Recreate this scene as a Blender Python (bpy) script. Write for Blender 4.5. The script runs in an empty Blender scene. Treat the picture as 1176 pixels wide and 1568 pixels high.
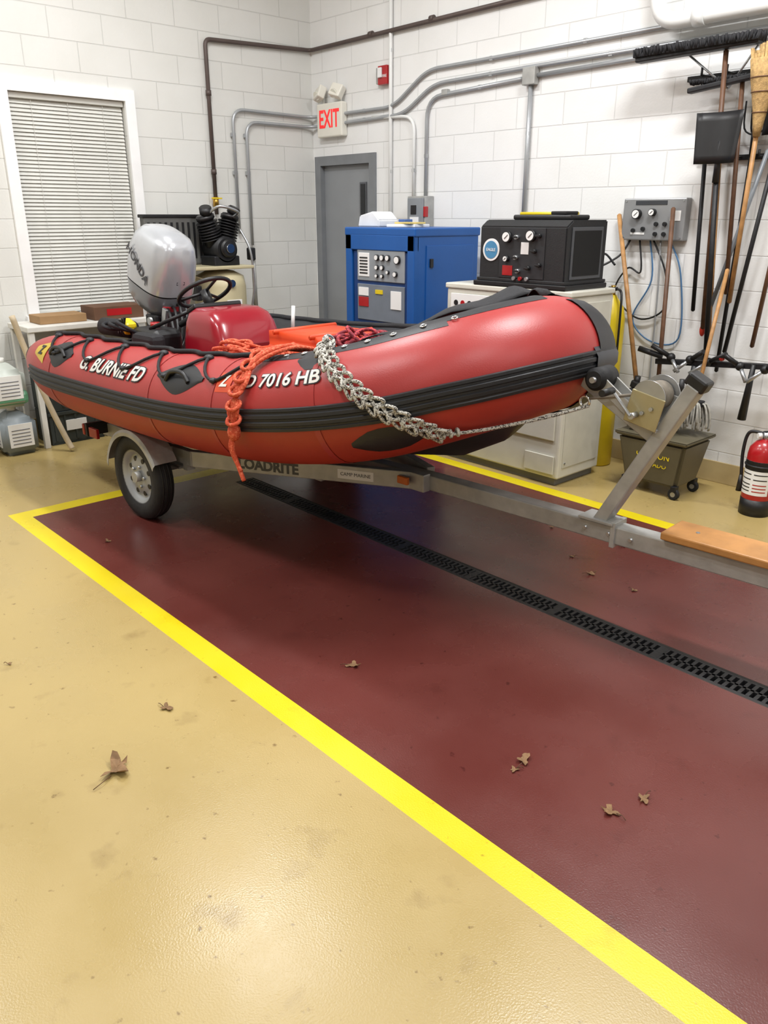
import bpy, bmesh, math, random
from mathutils import Vector, Matrix, Euler
random.seed(4)
SC=bpy.context.scene
COL=SC.collection
V=Vector
rad=math.radians
# ---------------------------------------------------------------- materials
def lin(c):
    return tuple(((x/255)/12.92 if x/255<=0.04045 else (((x/255)+0.055)/1.055)**2.4) for x in c)
MATS={}
def mat(name,c,rough=.5,metal=0,var=.08,scale=8,bump=0,bscale=60,coat=0,emit=0,alpha=1,spec=.5,trans=0):
    if name in MATS: return MATS[name]
    m=bpy.data.materials.new(name); m.use_nodes=True; nt=m.node_tree; n=nt.nodes; l=nt.links
    b=n['Principled BSDF']; col=lin(c)
    b.inputs['Roughness'].default_value=rough; b.inputs['Metallic'].default_value=metal
    b.inputs['Specular IOR Level'].default_value=spec
    if coat: b.inputs['Coat Weight'].default_value=coat; b.inputs['Coat Roughness'].default_value=.08
    if trans: b.inputs['Transmission Weight'].default_value=trans
    tc=n.new('ShaderNodeTexCoord')
    if var>0:
        no=n.new('ShaderNodeTexNoise'); no.inputs['Scale'].default_value=scale; no.inputs['Detail'].default_value=5
        l.new(tc.outputs['Object'],no.inputs['Vector'])
        r=n.new('ShaderNodeValToRGB'); r.color_ramp.elements[0].position=.3; r.color_ramp.elements[1].position=.7
        r.color_ramp.elements[0].color=(*[x*(1-var) for x in col],1); r.color_ramp.elements[1].color=(*[min(1,x*(1+var)) for x in col],1)
        l.new(no.outputs['Fac'],r.inputs['Fac']); l.new(r.outputs['Color'],b.inputs['Base Color'])
    else: b.inputs['Base Color'].default_value=(*col,1)
    if bump>0:
        nb=n.new('ShaderNodeTexNoise'); nb.inputs['Scale'].default_value=bscale; nb.inputs['Detail'].default_value=3
        l.new(tc.outputs['Object'],nb.inputs['Vector'])
        bn=n.new('ShaderNodeBump'); bn.inputs['Strength'].default_value=bump; bn.inputs['Distance'].default_value=.01
        l.new(nb.outputs['Fac'],bn.inputs['Height']); l.new(bn.outputs['Normal'],b.inputs['Normal'])
    if emit: b.inputs['Emission Color'].default_value=(*col,1); b.inputs['Emission Strength'].default_value=emit
    MATS[name]=m; return m
def block_mat(name,axis,c=(222,220,214)):
    m=bpy.data.materials.new(name); m.use_nodes=True; nt=m.node_tree; n=nt.nodes; l=nt.links; b=n['Principled BSDF']
    tc=n.new('ShaderNodeTexCoord'); sp=n.new('ShaderNodeSeparateXYZ'); cb=n.new('ShaderNodeCombineXYZ')
    l.new(tc.outputs['Object'],sp.inputs[0]); l.new(sp.outputs[axis],cb.inputs[0]); l.new(sp.outputs[2],cb.inputs[1])
    br=n.new('ShaderNodeTexBrick'); br.inputs['Scale'].default_value=1; br.inputs['Brick Width'].default_value=.406; br.inputs['Row Height'].default_value=.2032
    br.inputs['Mortar Size'].default_value=.0045; br.inputs['Mortar Smooth'].default_value=.5; br.offset=.5
    col=lin(c)
    br.inputs['Color1'].default_value=(*col,1); br.inputs['Color2'].default_value=(*[x*.985 for x in col],1); br.inputs['Mortar'].default_value=(*[x*.84 for x in col],1)
    l.new(cb.outputs[0],br.inputs['Vector'])
    no=n.new('ShaderNodeTexNoise'); no.inputs['Scale'].default_value=2.2; no.inputs['Detail'].default_value=6; l.new(tc.outputs['Object'],no.inputs['Vector'])
    rp=n.new('ShaderNodeValToRGB'); rp.color_ramp.elements[0].position=.3; rp.color_ramp.elements[1].position=.65
    rp.color_ramp.elements[0].color=(.94,.94,.93,1); rp.color_ramp.elements[1].color=(1,1,1,1); l.new(no.outputs['Fac'],rp.inputs['Fac'])
    mx=n.new('ShaderNodeMix'); mx.data_type='RGBA'; mx.blend_type='MULTIPLY'; mx.inputs[0].default_value=1
    l.new(br.outputs['Color'],mx.inputs[6]); l.new(rp.outputs['Color'],mx.inputs[7]); l.new(mx.outputs[2],b.inputs['Base Color'])
    n2=n.new('ShaderNodeTexNoise'); n2.inputs['Scale'].default_value=70; n2.inputs['Detail'].default_value=4; l.new(tc.outputs['Object'],n2.inputs['Vector'])
    ma=n.new('ShaderNodeMath'); ma.operation='MULTIPLY_ADD'; ma.inputs[1].default_value=-1.0
    l.new(br.outputs['Fac'],ma.inputs[0])
    m3=n.new('ShaderNodeMath'); m3.operation='MULTIPLY'; m3.inputs[1].default_value=.35; l.new(n2.outputs['Fac'],m3.inputs[0]); l.new(m3.outputs[0],ma.inputs[2])
    bp=n.new('ShaderNodeBump'); bp.inputs['Strength'].default_value=.5; bp.inputs['Distance'].default_value=.005
    l.new(ma.outputs[0],bp.inputs['Height']); l.new(bp.outputs['Normal'],b.inputs['Normal'])
    b.inputs['Roughness'].default_value=.45
    return m
def floor_mat(name,c,rough,dark,painted_haze=0):
    m=bpy.data.materials.new(name); m.use_nodes=True; nt=m.node_tree; n=nt.nodes; l=nt.links; b=n['Principled BSDF']
    tc=n.new('ShaderNodeTexCoord'); col=lin(c)
    def noise(s,d=5):
        x=n.new('ShaderNodeTexNoise'); x.inputs['Scale'].default_value=s; x.inputs['Detail'].default_value=d; l.new(tc.outputs['Object'],x.inputs['Vector']); return x
    def ramp(src,p0,p1,c0,c1):
        r=n.new('ShaderNodeValToRGB'); r.color_ramp.elements[0].position=p0; r.color_ramp.elements[1].position=p1
        r.color_ramp.elements[0].color=(*c0,1); r.color_ramp.elements[1].color=(*c1,1); l.new(src,r.inputs['Fac']); return r
    a=ramp(noise(1.3,8).outputs['Fac'],.3,.7,[x*(.92-painted_haze) for x in col],[min(1,x*(1.06+painted_haze*2)) for x in col])  # foggy floor reflection put into the base colour as lighter and darker blotches
    s=ramp(noise(28,6).outputs['Fac'],.67,.75,(1,1,1),dark)
    s2=ramp(noise(6,9).outputs['Fac'],.62,.78,(1,1,1),[(1+x)/2 for x in dark])
    mx=n.new('ShaderNodeMix'); mx.data_type='RGBA'; mx.blend_type='MULTIPLY'; mx.inputs[0].default_value=1
    l.new(a.outputs['Color'],mx.inputs[6]); l.new(s.outputs['Color'],mx.inputs[7])
    my=n.new('ShaderNodeMix'); my.data_type='RGBA'; my.blend_type='MULTIPLY'; my.inputs[0].default_value=1
    l.new(mx.outputs[2],my.inputs[6]); l.new(s2.outputs['Color'],my.inputs[7]); l.new(my.outputs[2],b.inputs['Base Color'])
    rr=ramp(noise(2.6,7).outputs['Fac'],.35,.7,(rough*.75,)*3,(rough*1.3,)*3); l.new(rr.outputs['Color'],b.inputs['Roughness'])
    bp=n.new('ShaderNodeBump'); bp.inputs['Strength'].default_value=.18; bp.inputs['Distance'].default_value=.003
    l.new(noise(190,2).outputs['Fac'],bp.inputs['Height']); l.new(bp.outputs['Normal'],b.inputs['Normal'])
    return m
def rope_mat(name,c1,c2,scale=70,th=.68):
    m=bpy.data.materials.new(name); m.use_nodes=True; nt=m.node_tree; n=nt.nodes; l=nt.links; b=n['Principled BSDF']
    tc=n.new('ShaderNodeTexCoord'); x=n.new('ShaderNodeTexVoronoi'); x.inputs['Scale'].default_value=scale; l.new(tc.outputs['Object'],x.inputs['Vector'])
    sp=n.new('ShaderNodeSeparateColor'); l.new(x.outputs['Color'],sp.inputs[0])
    r=n.new('ShaderNodeValToRGB'); r.color_ramp.interpolation='CONSTANT'; r.color_ramp.elements[0].color=(*lin(c1),1); r.color_ramp.elements[1].color=(*lin(c2),1); r.color_ramp.elements[1].position=th
    l.new(sp.outputs[0],r.inputs['Fac']); l.new(r.outputs['Color'],b.inputs['Base Color']); b.inputs['Roughness'].default_value=.8
    bp=n.new('ShaderNodeBump'); bp.inputs['Strength'].default_value=.6; bp.inputs['Distance'].default_value=.003; l.new(x.outputs['Distance'],bp.inputs['Height']); l.new(bp.outputs['Normal'],b.inputs['Normal'])
    MATS[name]=m; return m

# ---------------------------------------------------------------- builder
def axis_m(d):
    d=V(d).normalized(); return d.to_track_quat('Z','Y').to_matrix().to_4x4()
def catmull(pts,n=8,closed=False):
    pts=[V(p) for p in pts]; N=len(pts); out=[]
    rng=N if closed else N-1
    for i in range(rng):
        if closed: p0,p1,p2,p3=pts[(i-1)%N],pts[i],pts[(i+1)%N],pts[(i+2)%N]
        else: p0=pts[max(i-1,0)];p1=pts[i];p2=pts[i+1];p3=pts[min(i+2,N-1)]
        for k in range(n):
            t=k/n
            out.append(.5*((2*p1)+(-p0+p2)*t+(2*p0-5*p1+4*p2-p3)*t*t+(-p0+3*p1-3*p2+p3)*t**3))
    if not closed: out.append(pts[-1])
    return out
def fillet(pts,r,n=6):
    pts=[V(p) for p in pts]; out=[pts[0]]
    for i in range(1,len(pts)-1):
        a=(pts[i-1]-pts[i]); b=(pts[i+1]-pts[i]); rr=min(r,a.length*.49,b.length*.49)
        p0=pts[i]+a.normalized()*rr; p2=pts[i]+b.normalized()*rr
        for k in range(n+1):
            t=k/n; out.append(p0*(1-t)**2+pts[i]*2*t*(1-t)+p2*t*t)
    out.append(pts[-1]); return out
class B:
    def __init__(s): s.bm=bmesh.new(); s.mats=[]
    def mi(s,m):
        if m not in s.mats: s.mats.append(m)
        return s.mats.index(m)
    def add(s,t,m,smooth=None,M=None):
        i=s.mi(m)
        for f in t.faces:
            f.material_index=i
            if smooth is not None: f.smooth=smooth
        if M is not None: t.transform(M)
        me=bpy.data.meshes.new('t'); t.to_mesh(me); t.free(); s.bm.from_mesh(me); bpy.data.meshes.remove(me)
    def box(s,c,size,m,rot=None,bev=0,M=None,seg=2):
        t=bmesh.new(); bmesh.ops.create_cube(t,size=1)
        t.transform(Matrix.Diagonal((*size,1)))
        if bev>0: bmesh.ops.bevel(t,geom=list(t.edges),offset=min(bev,min(size)*.49),segments=seg,profile=.5,affect='EDGES')
        X=Matrix.Translation(V(c))
        if rot is not None: X=X@Euler([rad(a) for a in rot]).to_matrix().to_4x4()
        if M is not None: X=M@X
        s.add(t,m,False,X)
    def bb(s,a,b,m,bev=0):
        s.box([(a[i]+b[i])/2 for i in range(3)],[abs(b[i]-a[i]) for i in range(3)],m,bev=bev)
    def beam(s,p0,p1,w,h,m,bev=.004,up=(0,0,1)):
        p0,p1=V(p0),V(p1); d=(p1-p0); x=d.normalized(); u=V(up); y=u.cross(x).normalized(); z=x.cross(y)
        M=Matrix(((x.x,y.x,z.x,0),(x.y,y.y,z.y,0),(x.z,y.z,z.z,0),(0,0,0,1))); M.translation=(p0+p1)/2
        s.box((0,0,0),(d.length,w,h),m,bev=bev,M=M)
    def cyl(s,p0,p1,r,m,r2=None,seg=24,smooth=True,bev=0):
        p0,p1=V(p0),V(p1); d=p1-p0; t=bmesh.new()
        bmesh.ops.create_cone(t,cap_ends=True,segments=seg,radius1=r,radius2=r if r2 is None else r2,depth=d.length)
        if bev>0:
            e=[e for e in t.edges if len(e.link_faces)==2 and any(len(f.verts)>4 for f in e.link_faces)]
            bmesh.ops.bevel(t,geom=e,offset=bev,segments=2,affect='EDGES')
        for f in t.faces: f.smooth=smooth and len(f.verts)<=4 
        M=axis_m(d); M.translation=(p0+p1)/2
        s.add(t,m,None,M)
    def tube(s,path,r,m,seg=8,closed=False,caps=True):
        path=[V(p) for p in path]; N=len(path); rs=r if isinstance(r,(list,tuple)) else [r]*N
        t=bmesh.new(); rings=[]; prev=None
        for i,p in enumerate(path):
            if closed: T=(path[(i+1)%N]-path[i-1])
            else: T=path[min(i+1,N-1)]-path[max(i-1,0)]
            if T.length<1e-9: T=V((0,0,1))
            T.normalize()
            if prev is None:
                a=V((0,0,1)) if abs(T.z)<.9 else V((1,0,0)); n=a.cross(T).normalized()
            else:
                n=prev-T*prev.dot(T)
                n=n.normalized() if n.length>1e-6 else V((1,0,0)).cross(T).normalized()
            prev=n; b=T.cross(n)
            rings.append([t.verts.new(p+(n*math.cos(2*math.pi*k/seg)+b*math.sin(2*math.pi*k/seg))*rs[i]) for k in range(seg)])
        M=N if closed else N-1
        for i in range(M):
            A,C=rings[i],rings[(i+1)%N]
            for k in range(seg): t.faces.new((A[k],A[(k+1)%seg],C[(k+1)%seg],C[k])).smooth=True
        if not closed and caps: t.faces.new(rings[0][::-1]); t.faces.new(rings[-1])
        bmesh.ops.recalc_face_normals(t,faces=t.faces)
        s.add(t,m)
    def lathe(s,prof,m,M=None,seg=32,origin=(0,0,0),smooth=True,caps=True):
        t=bmesh.new(); rings=[]
        for r,z in prof:
            rings.append([t.verts.new((max(r,1e-4)*math.cos(2*math.pi*k/seg),max(r,1e-4)*math.sin(2*math.pi*k/seg),z)) for k in range(seg)])
        for i in range(len(rings)-1):
            for k in range(seg): t.faces.new((rings[i][k],rings[i][(k+1)%seg],rings[i+1][(k+1)%seg],rings[i+1][k])).smooth=smooth
        if caps: t.faces.new(rings[0][::-1]); t.faces.new(rings[-1])
        X=Matrix.Translation(V(origin)); 
        if M is not None: X=X@M
        s.add(t,m,None,X)
    def torus(s,c,R,r,m,axis=(0,0,1),seg=32,ms=10,sx=1,sy=1,a0=0,a1=360):
        M=axis_m(axis); closed=(a1-a0)>=360
        N=seg; pts=[]
        for i in range(N if closed else N+1):
            a=rad(a0+(a1-a0)*i/N); pts.append(V(c)+(M@V((R*math.cos(a)*sx,R*math.sin(a)*sy,0))))
        s.tube(pts,r,m,seg=ms,closed=closed)
    def sph(s,c,r,m,seg=20,rot=None):
        t=bmesh.new(); bmesh.ops.create_uvsphere(t,u_segments=seg,v_segments=seg//2,radius=1)
        rr=(r,r,r) if not isinstance(r,(tuple,list)) else r
        X=Matrix.Translation(V(c))
        if rot is not None: X=X@Euler([rad(a) for a in rot]).to_matrix().to_4x4()
        s.add(t,m,True,X@Matrix.Diagonal((*rr,1)))
    def poly(s,vs,fs,m,smooth=False,M=None,solid=0):
        t=bmesh.new(); vv=[t.verts.new(v) for v in vs]
        for f in fs:
            try: t.faces.new([vv[i] for i in f])
            except ValueError: pass
        bmesh.ops.recalc_face_normals(t,faces=t.faces)
        if solid: bmesh.ops.solidify(t,geom=list(t.faces),thickness=solid)
        s.add(t,m,smooth,M)
    def grid(s,P,m,smooth=True,solid=0,closeu=False):
        nu=len(P); nv=len(P[0]); vs=[p for row in P for p in row]; fs=[]
        for i in range(nu if closeu else nu-1):
            for j in range(nv-1):
                a=i*nv+j; c=((i+1)%nu)*nv+j; fs.append((a,a+1,c+1,c))
        s.poly(vs,fs,m,smooth,solid=solid)
    def prism(s,pts,h,m,M=None,bev=0):
        t=bmesh.new(); vv=[t.verts.new((x,y,0)) for x,y in pts]; f=t.faces.new(vv)
        r=bmesh.ops.extrude_face_region(t,geom=[f]); bmesh.ops.translate(t,verts=[g for g in r['geom'] if isinstance(g,bmesh.types.BMVert)],vec=(0,0,h))
        bmesh.ops.recalc_face_normals(t,faces=t.faces)
        if bev>0: bmesh.ops.bevel(t,geom=list(t.edges),offset=bev,segments=2,affect='EDGES')
        s.add(t,m,False,M)
    def text(s,body,size,m,M=None,fn=None,offset=0.0,shear=0,align='CENTER',extrude=.0008):
        cu=bpy.data.curves.new('tx','FONT'); cu.body=body; cu.size=size; cu.offset=offset; cu.shear=shear; cu.align_x=align; cu.align_y='CENTER'; cu.extrude=0 if fn else extrude; cu.resolution_u=3
        o=bpy.data.objects.new('tx',cu); COL.objects.link(o); bpy.context.view_layer.update()
        me=bpy.data.meshes.new_from_object(o.evaluated_get(bpy.context.evaluated_depsgraph_get()))
        bpy.data.objects.remove(o); t=bmesh.new(); t.from_mesh(me); bpy.data.meshes.remove(me)
        if fn:
            for _ in range(2):
                e=[e for e in t.edges if e.calc_length()>size*.22]
                if e: bmesh.ops.subdivide_edges(t,edges=e,cuts=1); bmesh.ops.triangulate(t,faces=list(t.faces))
            for v in t.verts: v.co=fn(v.co.x,v.co.y)
        s.add(t,m,False,M)
    def obj(s,name,parent=None,M=None):
        me=bpy.data.meshes.new(name); s.bm.to_mesh(me); s.bm.free()
        for m in s.mats: me.materials.append(m)
        o=bpy.data.objects.new(name,me); COL.objects.link(o)
        if parent: o.parent=parent
        if M is not None: o.matrix_local=M
        return o
def empty(name,M=None):
    o=bpy.data.objects.new(name,None); o.empty_display_size=.1; COL.objects.link(o)
    if M is not None: o.matrix_world=M
    return o
def faceY(x,y,z): return Matrix(((1,0,0,x),(0,0,-1,y),(0,1,0,z),(0,0,0,1)))

# ---------------------------------------------------------------- common mats
galv=mat('galvanized_steel',(166,166,163),.42,.3,.14,14,.1,40)
steel=mat('brushed_steel',(180,183,186),.3,.8,.06,20)
chrome=mat('chrome',(215,218,222),.15,1,.03)
black=mat('black_plastic',(22,22,24),.45,0,.15,20)
rubber=mat('black_rubber',(26,26,28),.7,0,.2,20,.15,80)
fabk=mat('black_fabric',(24,24,28),.75,0,.2,15,.2,150)
gcond=mat('conduit_grey',(168,171,174),.35,.4,.05)
wpaint=mat('white_paint',(224,225,223),.4,0,.03)
white=mat('white_label',(230,230,228),.5,0,.02)
red=mat('red_paint',(166,20,26),.3,0,.05,coat=.4)
wood=mat('wood_handle',(172,128,80),.5,0,.25,22)
dwood=mat('dark_wood_handle',(96,66,46),.5,0,.25,22)
cream=mat('cream_enamel',(208,206,194),.38,0,.06,5,.05)
yellow=mat('yellow_paint_gloss',(216,190,28),.35,0,.08)
blackm=mat('black_iron',(36,36,38),.5,.4,.2,20,.1,60)
brass=mat('brass',(190,150,70),.3,.9)

# ================================================================= ROOM
H=4.3; XW=-6.45; YB=5.0; XR=6.0; YF=-5.0
tan=floor_mat('floor_epoxy_tan',(174,152,98),.30,(.45,.38,.3))
maroon=floor_mat('floor_epoxy_maroon',(96,47,42),.27,(.6,.55,.55),.06)
yel=floor_mat('floor_paint_yellow',(218,198,22),.35,(.6,.55,.4))
conc=mat('concrete_channel',(52,50,48),.85,0,.2,10)
b=B()
xs=[XW,-4.72,-4.60,-4.36,XR]; ys=[YF,1.32,1.42,2.65,2.79,3.98,4.08,YB]
for i in range(len(xs)-1):
    for j in range(len(ys)-1):
        x0,x1,y0,y1=xs[i],xs[i+1],ys[j],ys[j+1]; cy=(y0+y1)/2
        if i==3 and j==3: continue
        inb=1.42<cy<3.98
        if i==0 or cy<1.32 or cy>4.08: m=tan
        elif not inb: m=yel
        elif i==1: m=yel
        else: m=maroon
        b.poly([(x0,y0,0),(x1,y0,0),(x1,y1,0),(x0,y1,0)],[(0,1,2,3)],m)
b.bb((-4.36,2.65,-.12),(XR,2.66,-.0005),conc); b.bb((-4.36,2.78,-.12),(XR,2.79,-.0005),conc); b.bb((-4.36,2.65,-.14),(XR,2.79,-.12),conc); b.bb((-4.37,2.65,-.12),(-4.36,2.79,-.0005),conc)
b.bb((XW,YF,-.2),(XR,YB,-.15),conc)
b.obj('floor')
b=B(); x=-4.35
grate=mat('cast_iron_grate',(48,48,50),.5,.4,.25,30,.15,60)
b.bb((-4.355,2.661,-.03),(XR-.01,2.673,-.001),grate); b.bb((-4.355,2.767,-.03),(XR-.01,2.779,-.001),grate); b.bb((-4.355,2.715,-.03),(XR-.01,2.725,-.001),grate)
while x<XR-.05:
    b.bb((x,2.672,-.025),(x+.014,2.768,-.001),grate); x+=.030
n=-3.85
while n<XR-.1:
    b.bb((n,2.665,-.025),(n+.035,2.775,-.0005),grate); n+=.5
b.obj('floor_drain_grate')
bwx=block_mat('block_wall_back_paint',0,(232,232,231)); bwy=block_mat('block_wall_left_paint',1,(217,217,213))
DX0,DX1,DH=-6.36,-5.62,2.11
b=B()
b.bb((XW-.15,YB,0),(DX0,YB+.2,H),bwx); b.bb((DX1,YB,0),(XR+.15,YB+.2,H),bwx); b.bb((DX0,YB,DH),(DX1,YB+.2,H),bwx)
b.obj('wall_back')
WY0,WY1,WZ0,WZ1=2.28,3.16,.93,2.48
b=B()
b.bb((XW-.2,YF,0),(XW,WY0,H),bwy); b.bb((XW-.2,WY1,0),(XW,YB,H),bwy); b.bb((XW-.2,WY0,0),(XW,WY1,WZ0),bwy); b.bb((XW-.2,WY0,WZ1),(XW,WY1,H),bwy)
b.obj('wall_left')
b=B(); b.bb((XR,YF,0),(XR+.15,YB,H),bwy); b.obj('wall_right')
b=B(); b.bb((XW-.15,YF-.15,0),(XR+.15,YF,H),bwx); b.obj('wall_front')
b=B(); b.bb((XW-.15,YF-.15,H),(XR+.15,YB+.15,H+.1),mat('ceiling_paint',(222,223,222),.7)); b.obj('ceiling')
bt=mat('baseboard_tan',(180,160,116),.4,0,.08,6)
b=B(); b.bb((DX1+.05,YB-.012,0),(XR,YB,.14),bt,.003); b.obj('baseboard_back')
b=B(); b.bb((XW,YF,0),(XW+.012,YB-.012,.14),bt,.003); b.obj('baseboard_left')
# window
b=B(); fr=mat('window_frame_white',(236,236,236),.4,0,.03)
X=XW
for (a,c) in [((X,2.20,.93),(X+.025,2.28,2.48)),((X,3.16,.93),(X+.025,3.24,2.48)),((X,2.20,2.48),(X+.025,3.24,2.56)),((X,2.18,.86),(X+.045,3.26,.93))]: b.bb(a,c,fr)
b.bb((X-.14,2.28,.93),(X-.10,2.31,2.48),fr); b.bb((X-.14,3.13,.93),(X-.10,3.16,2.48),fr); b.bb((X-.14,2.31,1.68),(X-.10,3.13,1.72),fr)
b.bb((X-.13,2.31,.93),(X-.12,3.13,2.48),mat('window_glass_dusk',(120,124,126),.15,0,0))
bl=mat('blind_slats',(206,206,200),.5,0,.04)
z=.965
while z<2.43:
    b.box((X-.04,2.72,z),(.034,.86,.0015),bl,rot=(0,random.uniform(60,66),0)); z+=.0265
b.bb((X-.07,2.285,2.44),(X-.01,3.155,2.478),bl,.004); b.bb((X-.055,2.29,.935),(X-.03,3.15,.955),bl,.003)
for y in (2.45,2.72,2.99): b.bb((X-.024,y-.001,.95),(X-.022,y+.001,2.45),bl)
b.obj('window_1')
dg=mat('door_grey',(136,139,142),.45,0,.05,4); dgf=mat('door_frame_grey',(120,123,126),.45)
b=B()
for (a,c) in [((DX0-.05,YB-.02,0),(DX0+.03,YB-.0005,DH-.03)),((DX1-.03,YB-.02,0),(DX1+.05,YB-.0005,DH-.03)),((DX0-.05,YB-.02,DH-.03),(DX1+.05,YB-.0005,DH+.05)),
              ((DX0+.0005,YB-.0005,0),(DX0+.03,YB+.12,DH-.03)),((DX1-.03,YB-.0005,0),(DX1-.0005,YB+.12,DH-.03)),((DX0+.0005,YB-.0005,DH-.03),(DX1-.0005,YB+.12,DH-.0005))]: b.bb(a,c,dgf)
b.bb((DX0+.03,YB+.03,.005),(DX1-.03,YB+.075,DH-.03),dg,.002)
b.bb((-5.82,YB+.02,1.48),(-5.73,YB+.032,1.93),mat('door_lite_trim',(90,92,96),.4)); b.bb((-5.805,YB+.017,1.495),(-5.745,YB+.025,1.915),mat('dark_glass',(25,27,30),.1,0,0))
b.cyl((-5.74,YB+.03,1.02),(-5.74,YB-.03,1.02),.012,steel); b.cyl((-5.74,YB-.03,1.02),(-5.86,YB-.03,1.02),.011,steel); b.cyl((-5.74,YB+.03,1.02),(-5.74,YB+.022,1.02),.03,steel)
b.obj('door_1')
for i,(x,y) in enumerate([(-4.3,2.6),(-1.6,3.4),(-2.9,.2),(.6,1.2),(.6,-2.2),(3.4,2.5),(-5.3,.2)]):  # last position is an extra fixture, added to brighten the left side of the floor
    o=empty('ceiling_light',Matrix.Translation((x,y,H-.12)))
    bb=B(); bb.box((0,0,.05),(1.25,.3,.07),wpaint,bev=.01); bb.box((0,0,.01),(1.2,.26,.02),mat('lamp_diffuser',(253,254,255),.4,0,0,emit=3),bev=.004); bb.cyl((-.5,0,.08),(-.5,0,.12),.01,steel); bb.cyl((.5,0,.08),(.5,0,.12),.01,steel)
    bb.obj('fixture',o)
    L=bpy.data.lights.new('lamp','AREA'); L.shape='RECTANGLE'; L.size=1.2; L.size_y=.26; L.energy=[88,120,64,50,50,72,62][i]; L.color=(.99,.995,1)
    lo=bpy.data.objects.new('lamp',L); COL.objects.link(lo); lo.parent=o; lo.location=(0,0,-.01)
w=bpy.data.worlds.new('world'); SC.world=w; w.use_nodes=True; w.node_tree.nodes['Background'].inputs[0].default_value=(.8,.85,1,1); w.node_tree.nodes['Background'].inputs[1].default_value=.15

# ================================================================= CONDUITS
Y0=YB-.022
def clampB(b,p,ax='y'): b.box(p,(.03,.02,.03),steel,bev=.003)
dpipe=mat('dark_iron_pipe',(86,74,70),.5,.2,.1)
b=B()
b.tube(fillet([(XW+.03,3.90,1.66),(XW+.03,3.90,2.99),(XW+.03,YB-.03,3.03),(1.5,YB-.03,3.08)],.05),.017,dpipe,10)
for x in (-5.6,-4.9,-4.0): b.cyl((x-.02,YB-.03,3.04+.011*(x+6)),(x+.02,YB-.03,3.04+.011*(x+6)),.023,dpipe)
for z in (2.6,2.0): b.cyl((XW+.03,3.9,z-.02),(XW+.03,3.9,z+.02),.023,dpipe)
b.cyl((XW+.03,3.9,1.72),(XW+.03,3.9,1.80),.025,brass); b.box((XW+.05,3.9,1.79),(.015,.1,.012),yellow,bev=.003)
b.obj('air_pipe')
b=B()
b.tube(fillet([(XW+.03,4.12,1.5),(XW+.03,4.12,2.50),(XW+.03,YB-.03,2.49),(-5.34,Y0,2.49),(-4.95,Y0,2.715),(2,Y0,2.73)],.12),.0135,gcond,10)
b.tube(fillet([(XW+.03,4.25,1.4),(XW+.03,4.25,2.41),(XW+.03,YB-.03,2.41),(-5.22,Y0,2.425),(-4.88,Y0,2.61),(-3.93,Y0,2.62),(2,Y0,2.63)],.12),.0135,gcond,10)
b.tube(fillet([(-4.95,Y0,1.80),(-4.95,Y0,2.52),(-3.95,Y0,2.555)],.16),.0135,gcond,10)
b.tube(fillet([(-5.09,Y0,1.80),(-5.09,Y0,2.40),(-5.6,Y0,2.43)],.12),.0135,wpaint,10)
b.tube(fillet([(-3.93,Y0,2.56),(-3.93,Y0,1.55)],.1),.016,gcond,10)
b.tube(fillet([(-3.88,Y0,2.56),(-3.0,Y0,2.575),(2,Y0,2.585)],.1),.0135,gcond,10)
b.tube(fillet([(-5.37,Y0,H-.01),(-5.37,Y0,1.0)],.1),.016,wpaint,10)
for p in [(-5.37,Y0,2.9),(-5.37,Y0,2.0),(-4.95,Y0,2.1),(-5.09,Y0,2.0),(-3.93,Y0,2.2),(-4.3,Y0,2.715),(-3.5,Y0,2.72),(-4.3,Y0,2.615),(-3.3,Y0,2.62),(-4.4,Y0,2.54),(-5.7,Y0,2.49),(-5.7,Y0,2.42)]: clampB(b,p)
for z in (2.0,2.3): b.box((XW+.02,4.12,z),(.02,.04,.03),steel); b.box((XW+.02,4.25,z),(.02,.04,.03),steel)
b.box((-3.93,Y0-.01,2.56),(.11,.05,.11),galv,bev=.005)
b.box((-4.75,Y0,2.54),(.06,.035,.04),galv,bev=.004)
b.obj('electrical_conduit')
b=B()
b.tube(fillet([(-2.97,YB-.11,H-.01),(-2.95,YB-.11,2.72),(1.8,YB-.11,2.73)],.16,8),.045,wpaint,18)
b.cyl((-2.70,YB-.11,2.722),(-2.63,YB-.11,2.722),.053,wpaint); b.cyl((-2.955,YB-.11,2.98),(-2.955,YB-.11,3.04),.053,wpaint)
b.box((-2.2,YB-.05,2.73),(.03,.1,.12),steel,bev=.004); b.box((-1,YB-.05,2.73),(.03,.1,.12),steel,bev=.004)
b.obj('white_pvc_pipe')
b=B(); b.bb((-5.08,YB-.10,1.55),(-4.87,YB-.002,1.80),galv,.006); b.bb((-5.065,YB-.115,1.565),(-4.885,YB-.10,1.785),mat('elec_box_grey',(142,146,150),.4,.3),.004)
b.bb((-5.02,YB-.12,1.66),(-4.96,YB-.113,1.73),black); b.bb((-4.885,YB-.11,1.64),(-4.865,YB-.07,1.72),red,.004); b.bb((-5.03,YB-.12,1.60),(-4.93,YB-.114,1.64),white)
b.obj('electrical_box')
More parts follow.
